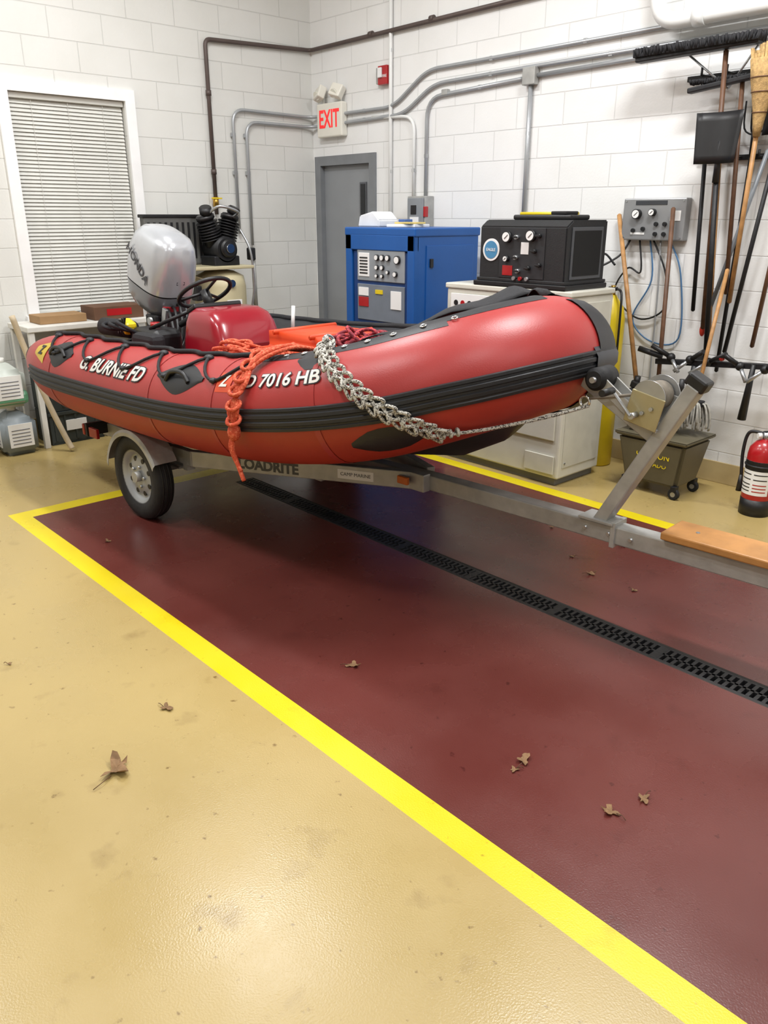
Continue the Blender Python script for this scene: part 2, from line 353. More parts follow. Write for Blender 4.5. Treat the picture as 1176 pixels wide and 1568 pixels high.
# exit sign
b=B(); b.bb((-6.30,YB-.07,2.31),(-5.95,YB-.002,2.585),mat('sign_white',(226,223,212),.4,0,.02),.012)
exr=mat('exit_red',(225,45,45),.4,0,0,emit=.5)
b.text('EXIT',.15,exr,Matrix.Translation((-6.125,YB-.0715,2.45))@Matrix.Diagonal((.92,1,1.35,1))@faceY(0,0,0),offset=.003)
for s in (-1,1):
    c=V((-6.125+s*.12,YB-.07,2.665)); b.cyl((c.x,YB-.03,2.57),(c.x,YB-.03,2.64),.012,wpaint)
    b.box(c,(.12,.07,.11),mat('sign_white',(0,0,0)),rot=(-25,s*15,s*14),bev=.012); b.cyl(c+V((0,-.03,-.015)),c+V((0,-.043,-.021)),.036,mat('lamp_lens',(225,223,210),.2,0,0),seg=20)
b.obj('exit_sign')
b=B(); b.bb((-5.50,YB-.05,2.66),(-5.39,YB-.002,2.80),red,.006); b.bb((-5.485,YB-.07,2.71),(-5.44,YB-.05,2.785),mat('strobe_lens',(225,225,225),.15,0,0),.006); b.bb((-5.53,YB-.04,2.67),(-5.50,YB-.002,2.79),galv,.003)
b.text('FIRE',.03,white,faceY(-5.415,YB-.0515,2.72)); b.obj('fire_alarm_strobe')

# ================================================================= BLUE COMPRESSOR CABINET
blue=mat('blue_powder_coat',(22,82,152),.38,0,.06,4,.04); blued=mat('blue_dark',(16,56,112),.5)
b=B(); x0,x1,y0,y1,zt=-4.95,-4.2,4.12,4.80,1.57
b.bb((x0,y0+.03,.06),(x1,y1,zt-.03),blue,.008)
b.bb((x0-.01,y0,zt-.06),(x1+.01,y1+.01,zt),blue,.01)
b.bb((x0,y0,.05),(x0+.07,y0+.05,zt-.05),blue,.006); b.bb((x1-.07,y0,.05),(x1,y0+.05,zt-.05),blue,.006); b.bb((x0,y0,zt-.16),(x1,y0+.05,zt-.05),blue,.006)
b.bb((x0,y0,0),(x1,y1,.08),blued,.004)
b.bb((x0+.08,y0+.015,.82),(x1-.08,y0+.03,1.40),blued,.003)
pg=mat('panel_grey',(150,156,162),.4,.3,.05)
b.bb((x0+.13,y0+.005,1.19),(x1-.10,y0+.02,1.41),pg,.004)
b.bb((x0+.13,y0+.005,.90),(x1-.10,y0+.02,1.165),mat('panel_grey2',(110,118,128),.5),.004)
b.bb((x0+.15,y0,1.22),(x0+.27,y0+.008,1.39),white,.002)
for i in range(6): b.bb((x0+.165,y0-.002,1.24+.022*i),(x0+.255,y0+.001,1.25+.022*i),black)
for i,(dx,dz,r) in enumerate([(.36,1.36,.022),(.42,1.36,.022),(.48,1.36,.022),(.58,1.35,.03),(.36,1.29,.018),(.42,1.29,.018),(.56,1.25,.02),(.36,1.23,.014),(.42,1.23,.014),(.48,1.26,.014)]):
    b.cyl((x0+dx,y0+.006,dz),(x0+dx,y0-.012,dz),r,black,seg=20); b.cyl((x0+dx,y0-.012,dz),(x0+dx,y0-.014,dz),r*.8,white,seg=20)
b.bb((x1-.24,y0-.001,1.0),(x1-.13,y0+.008,1.13),white,.001); b.bb((x0+.15,y0-.001,1.0),(x0+.26,y0+.008,1.07),red,.001); b.bb((x0+.15,y0-.001,1.08),(x0+.26,y0+.008,1.14),white,.001); b.bb((x0+.34,y0-.001,1.10),(x0+.42,y0+.008,1.13),yellow,.001)
b.text('BREATHING AIR',.03,white,faceY(-4.58,y0-.001,.87))
b.bb((x1-.002,y0+.12,.25),(x1+.008,y1-.06,1.45),blue,.003)
for z in (.4,1.3): b.bb((x1+.006,y0+.15,z),(x1+.02,y0+.18,z+.06),black,.002)
b.obj('breathing_air_compressor_cabinet')
b=B()
b.prism([(0,0),(.24,0),(.24,.05),(.17,.11),(.02,.08)],.2,mat('white_case',(226,228,230),.35),M=Matrix.Translation((-4.92,4.42,zt+.001))@Euler((rad(90),0,0)).to_matrix().to_4x4(),bev=.008)
b.obj('white_equipment_case')
b=B(); b.box((-4.5,4.35,zt+.012),(.25,.2,.02),white,rot=(0,0,12),bev=.003); b.box((-4.46,4.33,zt+.03),(.2,.14,.012),mat('paper_yellow',(215,190,110),.6),rot=(0,0,-10),bev=.002); b.box((-4.58,4.4,zt+.045),(.07,.08,.02),mat('bluebox',(60,90,150),.5),bev=.003)
b.obj('paper_stack')

# ================================================================= FILL STATION + CREAM CABINET
b=B(); x0,x1,y0,y1=-3.87,-2.86,4.12,4.58
b.bb((x0,y0,.05),(x1,y1,1.19),cream,.012); b.bb((x0-.01,y0-.01,1.19),(x1+.01,y1,1.225),cream,.008)
b.bb((x0+.03,y0+.02,0),(x1-.03,y1-.02,.05),mat('skid_grey',(110,110,108),.6),.004)
b.bb((x0+.04,y0-.012,.30),(x1-.04,y0,1.14),cream,.008)
b.bb((x0+.05,y0-.016,1.02),(x0+.42,y0-.010,1.16),white,.002)
for i in range(5): b.cyl((x0+.1+.06*i,y0-.02,1.10),(x0+.1+.06*i,y0-.014,1.10),.018,[black,red,black,steel,black][i],seg=16)
for i in range(6): b.bb((x0+.08,y0-.018,1.04+.006*i),(x0+.38,y0-.0155,1.042+.006*i),black)
c2=mat('cream2',(200,198,186),.5)
b.bb((x1,y0+.04,.12),(x1+.006,y1-.04,.88),c2,.002); b.bb((x1,y0+.04,.92),(x1+.006,y1-.04,1.15),c2,.002)
for z in (.15,.5,.86): b.cyl((x1+.004,y0+.06,z),(x1+.010,y0+.06,z),.008,steel,seg=10)
b.bb((x0+.75,y0-.014,.08),(x0+.98,y0-.002,.20),c2,.002)
b.obj('equipment_cabinet')
b=B(); zt=1.226; bx0,bx1,by0,by1=-3.60,-2.93,4.13,4.55
bpan=mat('black_textured_panel',(30,31,33),.5,0,.1,30,.1,100); chd=mat('chamber_dark',(8,8,9),.8)
b.prism([(by0,zt),(by1,zt),(by1,zt+.40),(by0+.06,zt+.40),(by0,zt+.36)],bx1-bx0,bpan,M=Matrix(((0,0,1,bx0),(1,0,0,0),(0,1,0,0),(0,0,0,1))),bev=.008)
b.bb((bx0-.03,by0-.02,zt),(bx1+.03,by1,zt+.03),black,.006)
b.bb((bx0-.012,by0-.006,zt+.03),(bx1+.012,by1+.01,zt+.05),bpan,.004)
gf=mat('dark_grey_trim',(74,76,80),.45)
b.bb((bx1,by0+.05,zt+.06),(bx1+.006,by1-.05,zt+.36),gf,.002); b.bb((bx1+.002,by0+.07,zt+.08),(bx1+.008,by1-.07,zt+.34),chd)
b.bb((bx0+.17,by0-.005,zt+.055),(bx0+.52,by0-.001,zt+.355),mat('panel_charcoal',(40,41,44),.45),.002)
b.cyl((bx0+.10,by0+.002,zt+.22),(bx0+.10,by0-.006,zt+.22),.068,white,seg=32); b.cyl((bx0+.10,by0-.006,zt+.22),(bx0+.10,by0-.008,zt+.22),.054,mat('decal_blue',(70,130,170),.4),seg=32); b.text('EAGLE',.026,white,faceY(bx0+.10,by0-.009,zt+.22))
def gauge(b,x,y,z,r):
    b.cyl((x,y,z),(x,y-.03,z),r,black,seg=28); b.cyl((x,y-.03,z),(x,y-.032,z),r*.82,white,seg=28); b.beam((x-r*.3,y-.034,z-r*.3),(x+r*.5,y-.034,z+r*.4),.003,.002,black,0)
gauge(b,bx0+.235,by0,zt+.30,.034); gauge(b,bx0+.42,by0,zt+.31,.034); gauge(b,bx0+.235,by0,zt+.17,.018)
b.bb((bx0+.34,by0-.008,zt+.20),(bx0+.40,by0-.002,zt+.27),white,.001); b.bb((bx0+.20,by0-.008,zt+.07),(bx0+.28,by0-.002,zt+.13),red,.001)
for dx,dz in [(.31,.30),(.31,.18),(.45,.22),(.33,.10),(.41,.12),(.48,.31),(.49,.14)]: b.cyl((bx0+dx,by0,zt+dz),(bx0+dx,by0-.03,zt+dz),.013,steel if dx<.4 else black,seg=12); b.box((bx0+dx,by0-.034,zt+dz),(.034,.008,.012),black,bev=.002)
for i in range(3): b.cyl((bx0+.30+.05*i,by0,zt+.055),(bx0+.30+.05*i,by0-.02,zt+.055),.012,red if i==1 else steel,seg=12)
b.obj('scba_fill_station')
b=B(); b.box((-3.2,4.33,zt+.415),(.42,.22,.03),black,rot=(0,0,4),bev=.01); b.box((-3.25,4.33,zt+.434),(.30,.02,.012),wood,rot=(0,0,12),bev=.004); b.cyl((-3.4,4.28,zt+.435),(-3.02,4.36,zt+.435),.011,yellow); b.box((-3.08,4.3,zt+.44),(.14,.1,.02),black,rot=(0,0,-14),bev=.006)
b.obj('tool_tray')
x,y=-3.00,4.79
b=B(); b.lathe([(.085,0),(.095,.01),(.095,1.00),(.08,1.08),(.035,1.14),(.025,1.16)],yellow,origin=(x,y,0)); b.cyl((x,y,1.16),(x,y,1.22),.016,brass); b.cyl((x-.03,y,1.20),(x+.04,y-.02,1.20),.012,black); b.cyl((x,y,.55),(x,y,.62),.0955,black)
b.tube(catmull([(x+.04,y-.02,1.20),(x+.10,y-.06,1.18),(x+.12,y-.08,1.05),(x+.11,y-.06,.8)],6),.008,black); b.obj('gas_cylinder')
b=B(); b.bb((-3.07,YB-.07,1.50),(-2.63,YB-.002,1.755),mat('panel_steel',(142,143,144),.35,.3,.05),.008)
gauge(b,-2.96,YB-.07,1.66,.03); gauge(b,-2.85,YB-.07,1.67,.022)
for x,z in [(-2.98,1.56),(-2.91,1.57),(-2.82,1.60),(-2.76,1.60),(-2.82,1.54),(-2.76,1.54)]: b.cyl((x,YB-.07,z),(x,YB-.085,z),.013,black,seg=14)
b.bb((-2.98,YB-.073,1.715),(-2.76,YB-.069,1.74),mat('lbl_dark',(50,52,56),.5)); b.bb((-2.73,YB-.073,1.62),(-2.66,YB-.069,1.68),white); b.bb((-3.0,YB-.073,1.535),(-2.9,YB-.069,1.548),white)
for dx in (-.20,.20):
    for dz in (-.11,.11): b.cyl((-2.85+dx,YB-.07,1.628+dz),(-2.85+dx,YB-.073,1.628+dz),.006,steel,seg=8)
b.obj('air_control_panel')
b=B(); hb=mat('hose_black',(28,28,30),.5); hbl=mat('hose_blue',(70,110,150),.45)
b.tube(catmull([(-3.02,YB-.03,1.50),(-3.06,YB-.08,1.40),(-3.14,YB-.2,1.33),(-3.02,4.68,1.42),(-2.9,4.62,1.36)],8),.007,hb)
b.tube(catmull([(-2.95,YB-.03,1.50),(-2.92,YB-.03,1.30),(-3.02,YB-.03,1.32),(-3.1,YB-.03,1.15),(-2.9,YB-.03,1.0),(-2.72,YB-.03,1.08),(-2.74,YB-.03,1.3),(-2.85,YB-.03,1.5)],8),.006,hb)
b.tube(catmull([(-2.88,YB-.02,1.50),(-2.84,YB-.02,1.25),(-2.95,YB-.02,1.0),(-2.8,YB-.02,.86),(-2.6,YB-.02,.9),(-2.64,YB-.02,1.3),(-2.74,YB-.02,1.50)],8),.0055,hbl)
b.tube(catmull([(-2.8,YB-.03,1.50),(-2.78,YB-.03,1.2),(-2.77,YB-.03,.8),(-2.76,YB-.03,.4)],6),.006,gcond)
b.obj('air_hose')

# ================================================================= TOOLS ON RIGHT WALL
b=B()
b.bb((-2.62,YB-.025,1.955),(-1.6,YB-.002,1.985),blackm,.003)
for x in (-2.5,-2.35,-2.2,-2.05,-1.9,-1.75): b.cyl((x,YB-.02,1.97),(x,YB-.13,1.965),.007,blackm,seg=8); b.cyl((x,YB-.13,1.96),(x,YB-.13,2.0),.007,blackm,seg=8)
b.bb((-2.75,YB-.025,2.40),(-1.6,YB-.002,2.43),blackm,.003)
for x in (-2.6,-2.45,-2.3,-2.1,-1.95): b.cyl((x,YB-.02,2.415),(x,YB-.14,2.41),.007,blackm,seg=8); b.cyl((x,YB-.14,2.405),(x,YB-.14,2.45),.007,blackm,seg=8)
b.obj('tool_rack')
def handle(b,p0,p1,r,m): b.cyl(p0,p1,r,m,seg=14,bev=r*.4)
def bristles(b,c,lx,ly,h,m,nx=24,ny=3,r=.009):
    for i in range(nx):
        for j in range(ny):
            x=(i/(nx-1)-.5)*lx; y=(j/max(1,ny-1)-.5)*ly
            p=V(c)+V((x,y,0)); b.cyl(p,p+V((0,0,h*random.uniform(.8,1.1)))+V((random.uniform(-.012,.012),random.uniform(-.02,.02),0)),r,m,seg=5,r2=r*1.1)
fb=mat('broom_bristle_black',(30,30,33),.8,0,.2,50)
b=B(); b.box((-2.62,4.80,2.53),(.74,.07,.03),blackm,rot=(0,-1,0),bev=.008); bristles(b,(-2.62,4.80,2.535),.74,.09,.045,fb,nx=80,ny=7,r=.007)
b.cyl((-2.68,4.84,2.52),(-2.45,4.90,2.33),.006,steel,seg=8); b.cyl((-2.28,4.84,2.52),(-2.45,4.90,2.33),.006,steel,seg=8)
handle(b,(-2.45,4.82,2.52),(-2.42,4.93,.98),.014,dwood); b.obj('push_broom')
b=B(); b.box((-2.42,4.86,2.36),(.50,.05,.03),blackm,rot=(0,-6,0),bev=.008); bristles(b,(-2.42,4.86,2.365),.46,.03,.025,fb,nx=40,ny=3,r=.006); handle(b,(-2.36,4.88,2.36),(-2.30,4.92,1.2),.013,dwood); b.obj('push_broom')
b=B()
def shovel(b,base,w,h,m,hm,pend):
    bx,by,bz=base; P=[]
    for i in range(9):
        u=i/8-.5; row=[]
        for j in range(7):
            v=j/6; ww=w*(.92+.16*v); row.append((bx+u*ww,by-.04*(4*u*u)-.02+ .01*v,bz+v*h))
        P.append(row)
    b.grid(P,m,solid=.004); b.cyl((bx,by,bz-.10),(bx,by-.01,bz+.12),.02,m,r2=.012,seg=14); handle(b,(bx,by,bz-.05),pend,.015,hm)
shovel(b,(-2.40,4.80,1.93),.26,.27,black,blackm,(-2.36,4.90,.80)); b.obj('snow_shovel')
b=B(); handle(b,(-2.55,4.93,1.98),(-2.51,4.95,1.08),.0125,blackm); b.cyl((-2.55,4.93,1.96),(-2.55,4.93,2.08),.016,blackm); b.box((-2.55,4.91,2.09),(.09,.02,.03),blackm,bev=.005); b.obj('squeegee')
b=B(); handle(b,(-2.47,4.94,2.02),(-2.38,4.95,.88),.0135,wood); b.box((-2.475,4.93,2.05),(.12,.02,.07),blackm,bev=.006)
for i in range(6): b.cyl((-2.53+.022*i,4.93,2.08),(-2.53+.022*i,4.89,2.15),.004,blackm,seg=6)
b.obj('garden_rake')
b=B(); handle(b,(-2.16,4.89,2.0),(-2.43,4.96,1.0),.013,mat('grey_handle',(120,125,130),.4)); b.sph((-2.435,4.96,.97),(.018,.018,.04),mat('orange_red_grip',(190,50,30),.5)); b.obj('window_washer_pole')
b=B(); handle(b,(-2.20,4.80,2.12),(-2.27,4.92,1.15),.0135,wood)
straw=mat('broom_straw',(174,142,92),.8,0,.3,60,.3,200)
for i in range(26):
    a=random.uniform(-1,1); c=random.uniform(-.5,.5); b.cyl((-2.20+a*.02,4.80+c*.02,2.14),(-2.20+a*.085,4.79+c*.05,2.50+random.uniform(-.03,.02)),.007,straw,seg=5,r2=.01)
b.lathe([(.018,2.06),(.028,2.12),(.04,2.2),(.07,2.34),(.085,2.44)],straw,origin=(-2.20,4.80,0)); 
for z,r in ((2.28,.058),(2.35,.072),(2.18,.038)): b.torus((-2.20,4.80,z),r,.003,dwood)
b.obj('corn_broom')
for k,(a,c,hm) in enumerate([((-2.10,4.86,2.02),(-2.26,4.93,.85),blackm),((-2.00,4.88,1.99),(-2.1,4.94,.9),dwood)]):
    b=B(); handle(b,a,c,.013,hm); b.cyl(V(a)-V((0,0,.02)),V(a)+V((0,0,.06)),.018,blackm)
    P=[[(a[0]+(i/6-.5)*.2*(1-.3*(j/5)**2),4.84+.03*(4*(i/6-.5)**2),a[2]+.05+j*.05) for j in range(6)] for i in range(7)]
    b.grid(P,blackm,solid=.003); b.obj('round_point_shovel')
b=B(); handle(b,(-2.28,4.95,1.99),(-2.31,4.965,.72),.012,blackm); b.cyl((-2.28,4.95,1.97),(-2.28,4.94,2.10),.014,blackm)
for i in range(4): b.tube(catmull([(-2.28,4.94,2.08),(-2.34+.04*i,4.94,2.12),(-2.34+.04*i,4.92,2.26)],4),.005,blackm,6)
b.obj('pitch_fork')
b=B(); handle(b,(-3.12,4.965,1.66),(-2.74,4.76,.62),.015,wood); b.box((-2.72,4.75,.60),(.10,.04,.05),black,rot=(0,15,0),bev=.01); b.cyl((-2.74,4.76,.60),(-2.73,4.755,.66),.02,black); bristles(b,(-2.72,4.75,.58),.09,.03,-.07,fb,nx=10); b.obj('deck_brush')
b=B(); handle(b,(-2.70,4.90,1.70),(-2.62,4.86,.05),.014,dwood); b.box((-2.62,4.86,.05),(.28,.05,.03),blackm,bev=.008); b.box((-2.62,4.86,.018),(.28,.012,.036),rubber,bev=.002); b.obj('floor_squeegee')
b=B()
b.beam((-2.66,4.84,.76),(-1.75,4.84,.83),.035,.035,blackm); b.bb((-2.45,4.84,.76),(-2.42,4.998,.81),blackm,.003); b.bb((-1.9,4.84,.79),(-1.87,4.998,.84),blackm,.003)
for x,t in ((-2.55,-.5),(-2.42,.5),(-2.3,.6),(-2.1,-.4),(-1.95,.5)):
    b.cyl((x,4.82,.80),(x+t*.22,4.76,.87),.015,black,seg=10); b.cyl((x,4.82,.80),(x-t*.16,4.78,.72),.012,steel,seg=10); b.sph((x,4.82,.80),.028,black,12)
b.cyl((-2.38,4.81,.77),(-2.40,4.83,.45),.018,black,r2=.032); b.sph((-2.2,4.78,.84),.018,red,10); b.cyl((-2.6,4.80,.80),(-2.75,4.76,.84),.018,black)
b.cyl((-2.02,4.82,.82),(-2.05,4.84,.48),.014,black,r2=.026)
b.obj('clamp_rack')
b=B(); ex,ey=-1.79,4.60
b.lathe([(.082,0),(.085,.012),(.085,.36),(.078,.40),(.05,.435),(.028,.45)],red,origin=(ex,ey,0))
b.cyl((ex,ey,0),(ex,ey,.10),.0865,black,seg=32); 
def cyl_label(b,ex,ey,r,a0,a1,z0,z1,m):
    P=[[(ex+r*math.cos(rad(a0+(a1-a0)*i/16)),ey+r*math.sin(rad(a0+(a1-a0)*i/16)),z0+(z1-z0)*j) for j in (0,1)] for i in range(17)]; b.grid(P,m)
cyl_label(b,ex,ey,.0862,-160,-30,.13,.33,white); cyl_label(b,ex,ey,.0868,-160,-30,.275,.33,black)
for z in (.15,.17,.19,.22,.25): cyl_label(b,ex,ey,.0868,-150,-100,z,z+.006,black); cyl_label(b,ex,ey,.0868,-90,-40,z,z+.006,red if z<.2 else black)
b.cyl((ex,ey,.44),(ex,ey,.49),.02,steel); b.beam((ex-.02,ey,.49),(ex+.12,ey-.02,.53),.022,.008,black); b.beam((ex-.02,ey,.47),(ex+.10,ey-.02,.465),.022,.008,black); b.cyl((ex-.02,ey-.02,.47),(ex-.035,ey-.035,.47),.016,white,seg=14)
b.tube(catmull([(ex-.02,ey,.48),(ex-.10,ey,.47),(ex-.115,ey-.01,.36),(ex-.10,ey-.02,.22)],8),.010,black); b.cyl((ex-.10,ey-.02,.22),(ex-.10,ey-.02,.12),.010,black,r2=.018)
b.torus((ex,ey,.30),.087,.006,black); b.obj('fire_extinguisher')
b=B(); mx,my=-2.40,4.58; mb=mat('mop_bucket_grey',(92,86,68),.5,0,.1); 
def frust(b,c,a,d,z0,z1,m,bev=.01):
    t=[(-a[0]/2,-a[1]/2,z0),(a[0]/2,-a[1]/2,z0),(a[0]/2,a[1]/2,z0),(-a[0]/2,a[1]/2,z0),(-d[0]/2,-d[1]/2,z1),(d[0]/2,-d[1]/2,z1),(d[0]/2,d[1]/2,z1),(-d[0]/2,d[1]/2,z1)]
    tb=bmesh.new(); vv=[tb.verts.new(V(p)) for p in t]
    for f in [(3,2,1,0),(4,5,6,7),(0,1,5,4),(1,2,6,5),(2,3,7,6),(3,0,4,7)]: tb.faces.new([vv[i] for i in f])
    bmesh.ops.bevel(tb,geom=list(tb.edges),offset=bev,segments=2,affect='EDGES'); b.add(tb,m,False,Matrix.Translation((c[0],c[1],0)))
frust(b,(mx,my),(.36,.26),(.46,.34),.07,.36,mb,.02)
frust(b,(mx,my),(.48,.36),(.50,.38),.355,.38,mb,.008)
frust(b,(mx-.09,my),(.22,.24),(.28,.30),.38,.52,mb,.012); b.tube([(mx+.0,my-.1,.5),(mx+.10,my-.1,.60),(mx+.12,my-.1,.66)],.012,mb); b.cyl((mx+.12,my-.1,.64),(mx+.12,my-.1,.74),.016,black)
b.text('CAUTION',.05,yellow,Matrix.Translation((mx+.02,my-.158,.26))@Euler((rad(80),0,0)).to_matrix().to_4x4()); b.text('CUIDADO',.04,yellow,Matrix.Translation((mx+.02,my-.149,.20))@Euler((rad(80),0,0)).to_matrix().to_4x4())
for sx_ in (-1,1):
    for sy in (-1,1):
        c=V((mx+sx_*.17,my+sy*.12,.036)); b.cyl(c-V((0,.014,0)),c+V((0,.014,0)),.036,rubber,seg=20,bev=.005); b.cyl(c-V((0,.016,0)),c+V((0,.016,0)),.016,steel,seg=12); b.box(c+V((0,0,.035)),(.035,.045,.035),blackm,bev=.004)
b.obj('mop_bucket')
b=B(); ms=mat('mop_cotton',(160,158,150),.9,0,.2,40)
for i in range(70):
    a=random.uniform(0,6.28); r=random.uniform(.02,.08); L=random.uniform(.10,.17); p=V((mx+.14,my+.05,.58)); q=p+V((math.cos(a)*r,math.sin(a)*r*.8,.0))
    b.tube(catmull([p,q,q+V((math.cos(a)*.03,math.sin(a)*.03,-L*.6)),q+V((math.cos(a)*.03,math.sin(a)*.02,-L))],3),.006,ms,5)
handle(b,(mx+.14,my+.05,.56),(mx+.10,4.90,1.35),.012,wood); b.box((mx+.14,my+.05,.58),(.12,.04,.04),blackm,bev=.008); b.obj('string_mop')

# ================================================================= LEFT CLUTTER
b=B(); bn=mat('bench_white',(212,210,203),.5)
b.bb((-6.40,2.02,.86),(-5.99,3.0,.90),bn,.006)
for x,y in ((-6.37,2.05),(-6.02,2.05),(-6.37,2.97),(-6.02,2.97)): b.bb((x-.02,y-.02,0),(x+.02,y+.02,.86),bn,.003)
b.obj('work_bench')
b=B(); card=mat('cardboard',(150,118,80),.8,0,.1); 
b.bb((-6.3,2.55,.901),(-6.05,2.95,1.0),mat('brown_box',(96,66,46),.7),.004); b.bb((-6.3,2.15,.901),(-6.08,2.5,.96),card,.004); b.box((-6.05,2.75,.955),(.004,.2,.05),red); b.obj('cardboard_box')
cr=mat('crate_dark',(48,54,52),.6)
for k,(z,y) in enumerate([(0,2.10),(.255,2.10),(0,2.53),(.255,2.53)]):
    b=B(); y0=y; y1=y+.41; zz=z+.002 
    b.bb((-6.33,y0,zz),(-6.05,y1,zz+.02),cr); 
    for a,c in [((-6.33,y0,zz),(-6.31,y1,zz+.25)),((-6.07,y0,zz),(-6.05,y1,zz+.25)),((-6.33,y0,zz),(-6.05,y0+.02,zz+.25)),((-6.33,y1-.02,zz),(-6.05,y1,zz+.25))]: b.bb(a,c,cr,.003)
    for q in range(5): b.bb((-6.05,y0+.03+q*.08,zz+.03),(-6.042,y0+.045+q*.08,zz+.24),cr)
    b.bb((-6.05,y0-.005,zz+.225),(-6.038,y1+.005,zz+.25),cr,.002); b.bb((-6.049,y0+.12,zz+.1),(-6.04,y0+.28,zz+.18),white,.001)
    b.obj('storage_crate')
def jug(b,x,y,z,m,lm):
    t=bmesh.new(); bmesh.ops.create_cube(t,size=1); t.transform(Matrix.Diagonal((.27,.25,.27,1))); bmesh.ops.bevel(t,geom=list(t.edges),offset=.035,segments=3,affect='EDGES'); b.add(t,m,True,Matrix.Translation((x,y,z+.136)))
    frust(b,(x,y),(.20,.18),(.08,.08),z+.262,z+.315,m,.008)
    b.cyl((x+.0,y,z+.31),(x,y,z+.345),.032,mat('jug_cap',(225,225,220),.4),seg=20)
    b.tube(catmull([(x-.09,y,z+.26),(x-.07,y,z+.325),(x-.03,y,z+.32)],5),.013,m)
    b.box((x+.137,y,z+.15),(.004,.17,.17),lm,bev=.001); b.box((x,y-.127,z+.15),(.17,.004,.17),lm,bev=.001)
    for i in range(5): b.box((x+.1395,y,z+.09+.025*i),(.002,.13,.006),mat('print_grey',(110,112,118),.6)); b.box((x,y-.1295,z+.09+.025*i),(.13,.002,.006),mat('print_grey',(0,0,0)))
b=B(); jug(b,-6.08,1.85,0,mat('jug_grey',(128,136,140),.45,0,.08),white); b.obj('chemical_jug')
b=B(); jug(b,-6.10,1.83,.347,mat('jug_translucent',(190,196,188),.4,0,.05),white); 
b.box((-6.10,1.83,.347+.07),(.274,.254,.10),mat('green_liquid',(96,150,118),.3),bev=.03); b.obj('chemical_jug')
b=B(); jug(b,-6.10,1.54,0,mat('jug_grey',(0,0,0)),white); b.obj('chemical_jug')
b=B(); pw=mat('pale_wood',(190,174,146),.55,0,.15,12); b.tube(catmull([(-5.90,1.90,1.0),(-5.90,1.97,.70),(-5.87,2.04,.40),(-5.83,2.12,.12),(-5.80,2.15,.022)],6),.021,pw,12); b.obj('wooden_pole')

# ---- shop air compressor near left wall
b=B(); ct=mat('compressor_cream',(190,180,146),.4,0,.08,6); cx,cy=-6.05,3.66
b.lathe([(.03,.16),(.12,.17),(.2,.22),(.215,.30),(.215,1.10),(.2,1.18),(.12,1.22),(.03,1.235)],ct,origin=(cx,cy,0),seg=40)
for a in (45,135,225,315): b.beam((cx+.17*math.cos(rad(a)),cy+.17*math.sin(rad(a)),.3),(cx+.21*math.cos(rad(a)),cy+.21*math.sin(rad(a)),0.0),.05,.012,ct)
b.bb((cx-.2,cy-.58,1.24),(cx+.20,cy+.22,1.265),ct,.006); b.beam((cx,cy-.15,1.15),(cx,cy-.45,1.24),.2,.012,ct)
b.box((cx,cy+.02,1.30),(.22,.24,.08),blackm,bev=.01)
b.cyl((cx-.12,cy+.02,1.39),(cx+.12,cy+.02,1.39),.10,blackm,bev=.01)
for s in (-1,1):
    ax=V((0,s*.30,1)).normalized(); c0=V((cx,cy+.02+s*.05,1.42))
    b.cyl(c0,c0+ax*.20,.06,blackm)
    for i in range(7): b.cyl(c0+ax*(.05+.022*i),c0+ax*(.058+.022*i),.09,blackm,seg=20)
    b.cyl(c0+ax*.20,c0+ax*.25,.075,black,bev=.01); b.cyl(c0+ax*.25+V((.03,0,0)),c0+ax*.31+V((.05,0,0)),.05,black,bev=.008)
b.cyl((cx+.10,cy+.02,1.40),(cx+.16,cy+.02,1.40),.07,black,bev=.01); b.cyl((cx+.16,cy+.02,1.40),(cx+.175,cy+.02,1.40),.035,chrome)
b.tube(catmull([(cx+.05,cy-.1,1.66),(cx+.16,cy-.05,1.72),(cx+.18,cy+.1,1.68),(cx+.08,cy+.12,1.64)],6),.012,steel)
b.tube(catmull([(cx+.1,cy+.16,1.55),(cx+.18,cy+.20,1.38),(cx+.18,cy+.22,1.1),(cx+.15,cy+.2,.9)],6),.010,steel)
b.cyl((cx-.16,cy-.38,1.38),(cx+.10,cy-.38,1.38),.10,mat('motor_grey',(90,94,98),.45,.2),bev=.012)
gd=mat('belt_guard_grey',(92,92,90),.6,.1,.1)
b.bb((cx-.20,cy-.57,1.27),(cx-.13,cy-.02,1.65),gd,.012); b.bb((cx-.21,cy-.58,1.635),(cx-.12,cy-.0,1.66),blackm,.006)
for i in range(10): b.bb((cx-.13,cy-.54+.05*i,1.32),(cx-.126,cy-.52+.05*i,1.60),blackm)
b.box((cx+.215,cy,.92),(.004,.14,.16),white,bev=.001); b.box((cx+.08,cy-.27,1.06),(.1,.05,.12),black,bev=.01); b.cyl((cx+.23,cy-.02,1.13),(cx+.20,cy-.02,1.13),.03,chrome)
b.cyl((cx+.1,cy+.28,.85),(cx+.1,cy+.28,1.35),.018,galv); b.cyl((cx+.1,cy+.28,.7),(cx+.1,cy+.28,.85),.035,blackm); b.box((cx+.1,cy+.26,1.35),(.07,.05,.10),blackm,bev=.01)
b.obj('shop_air_compressor')

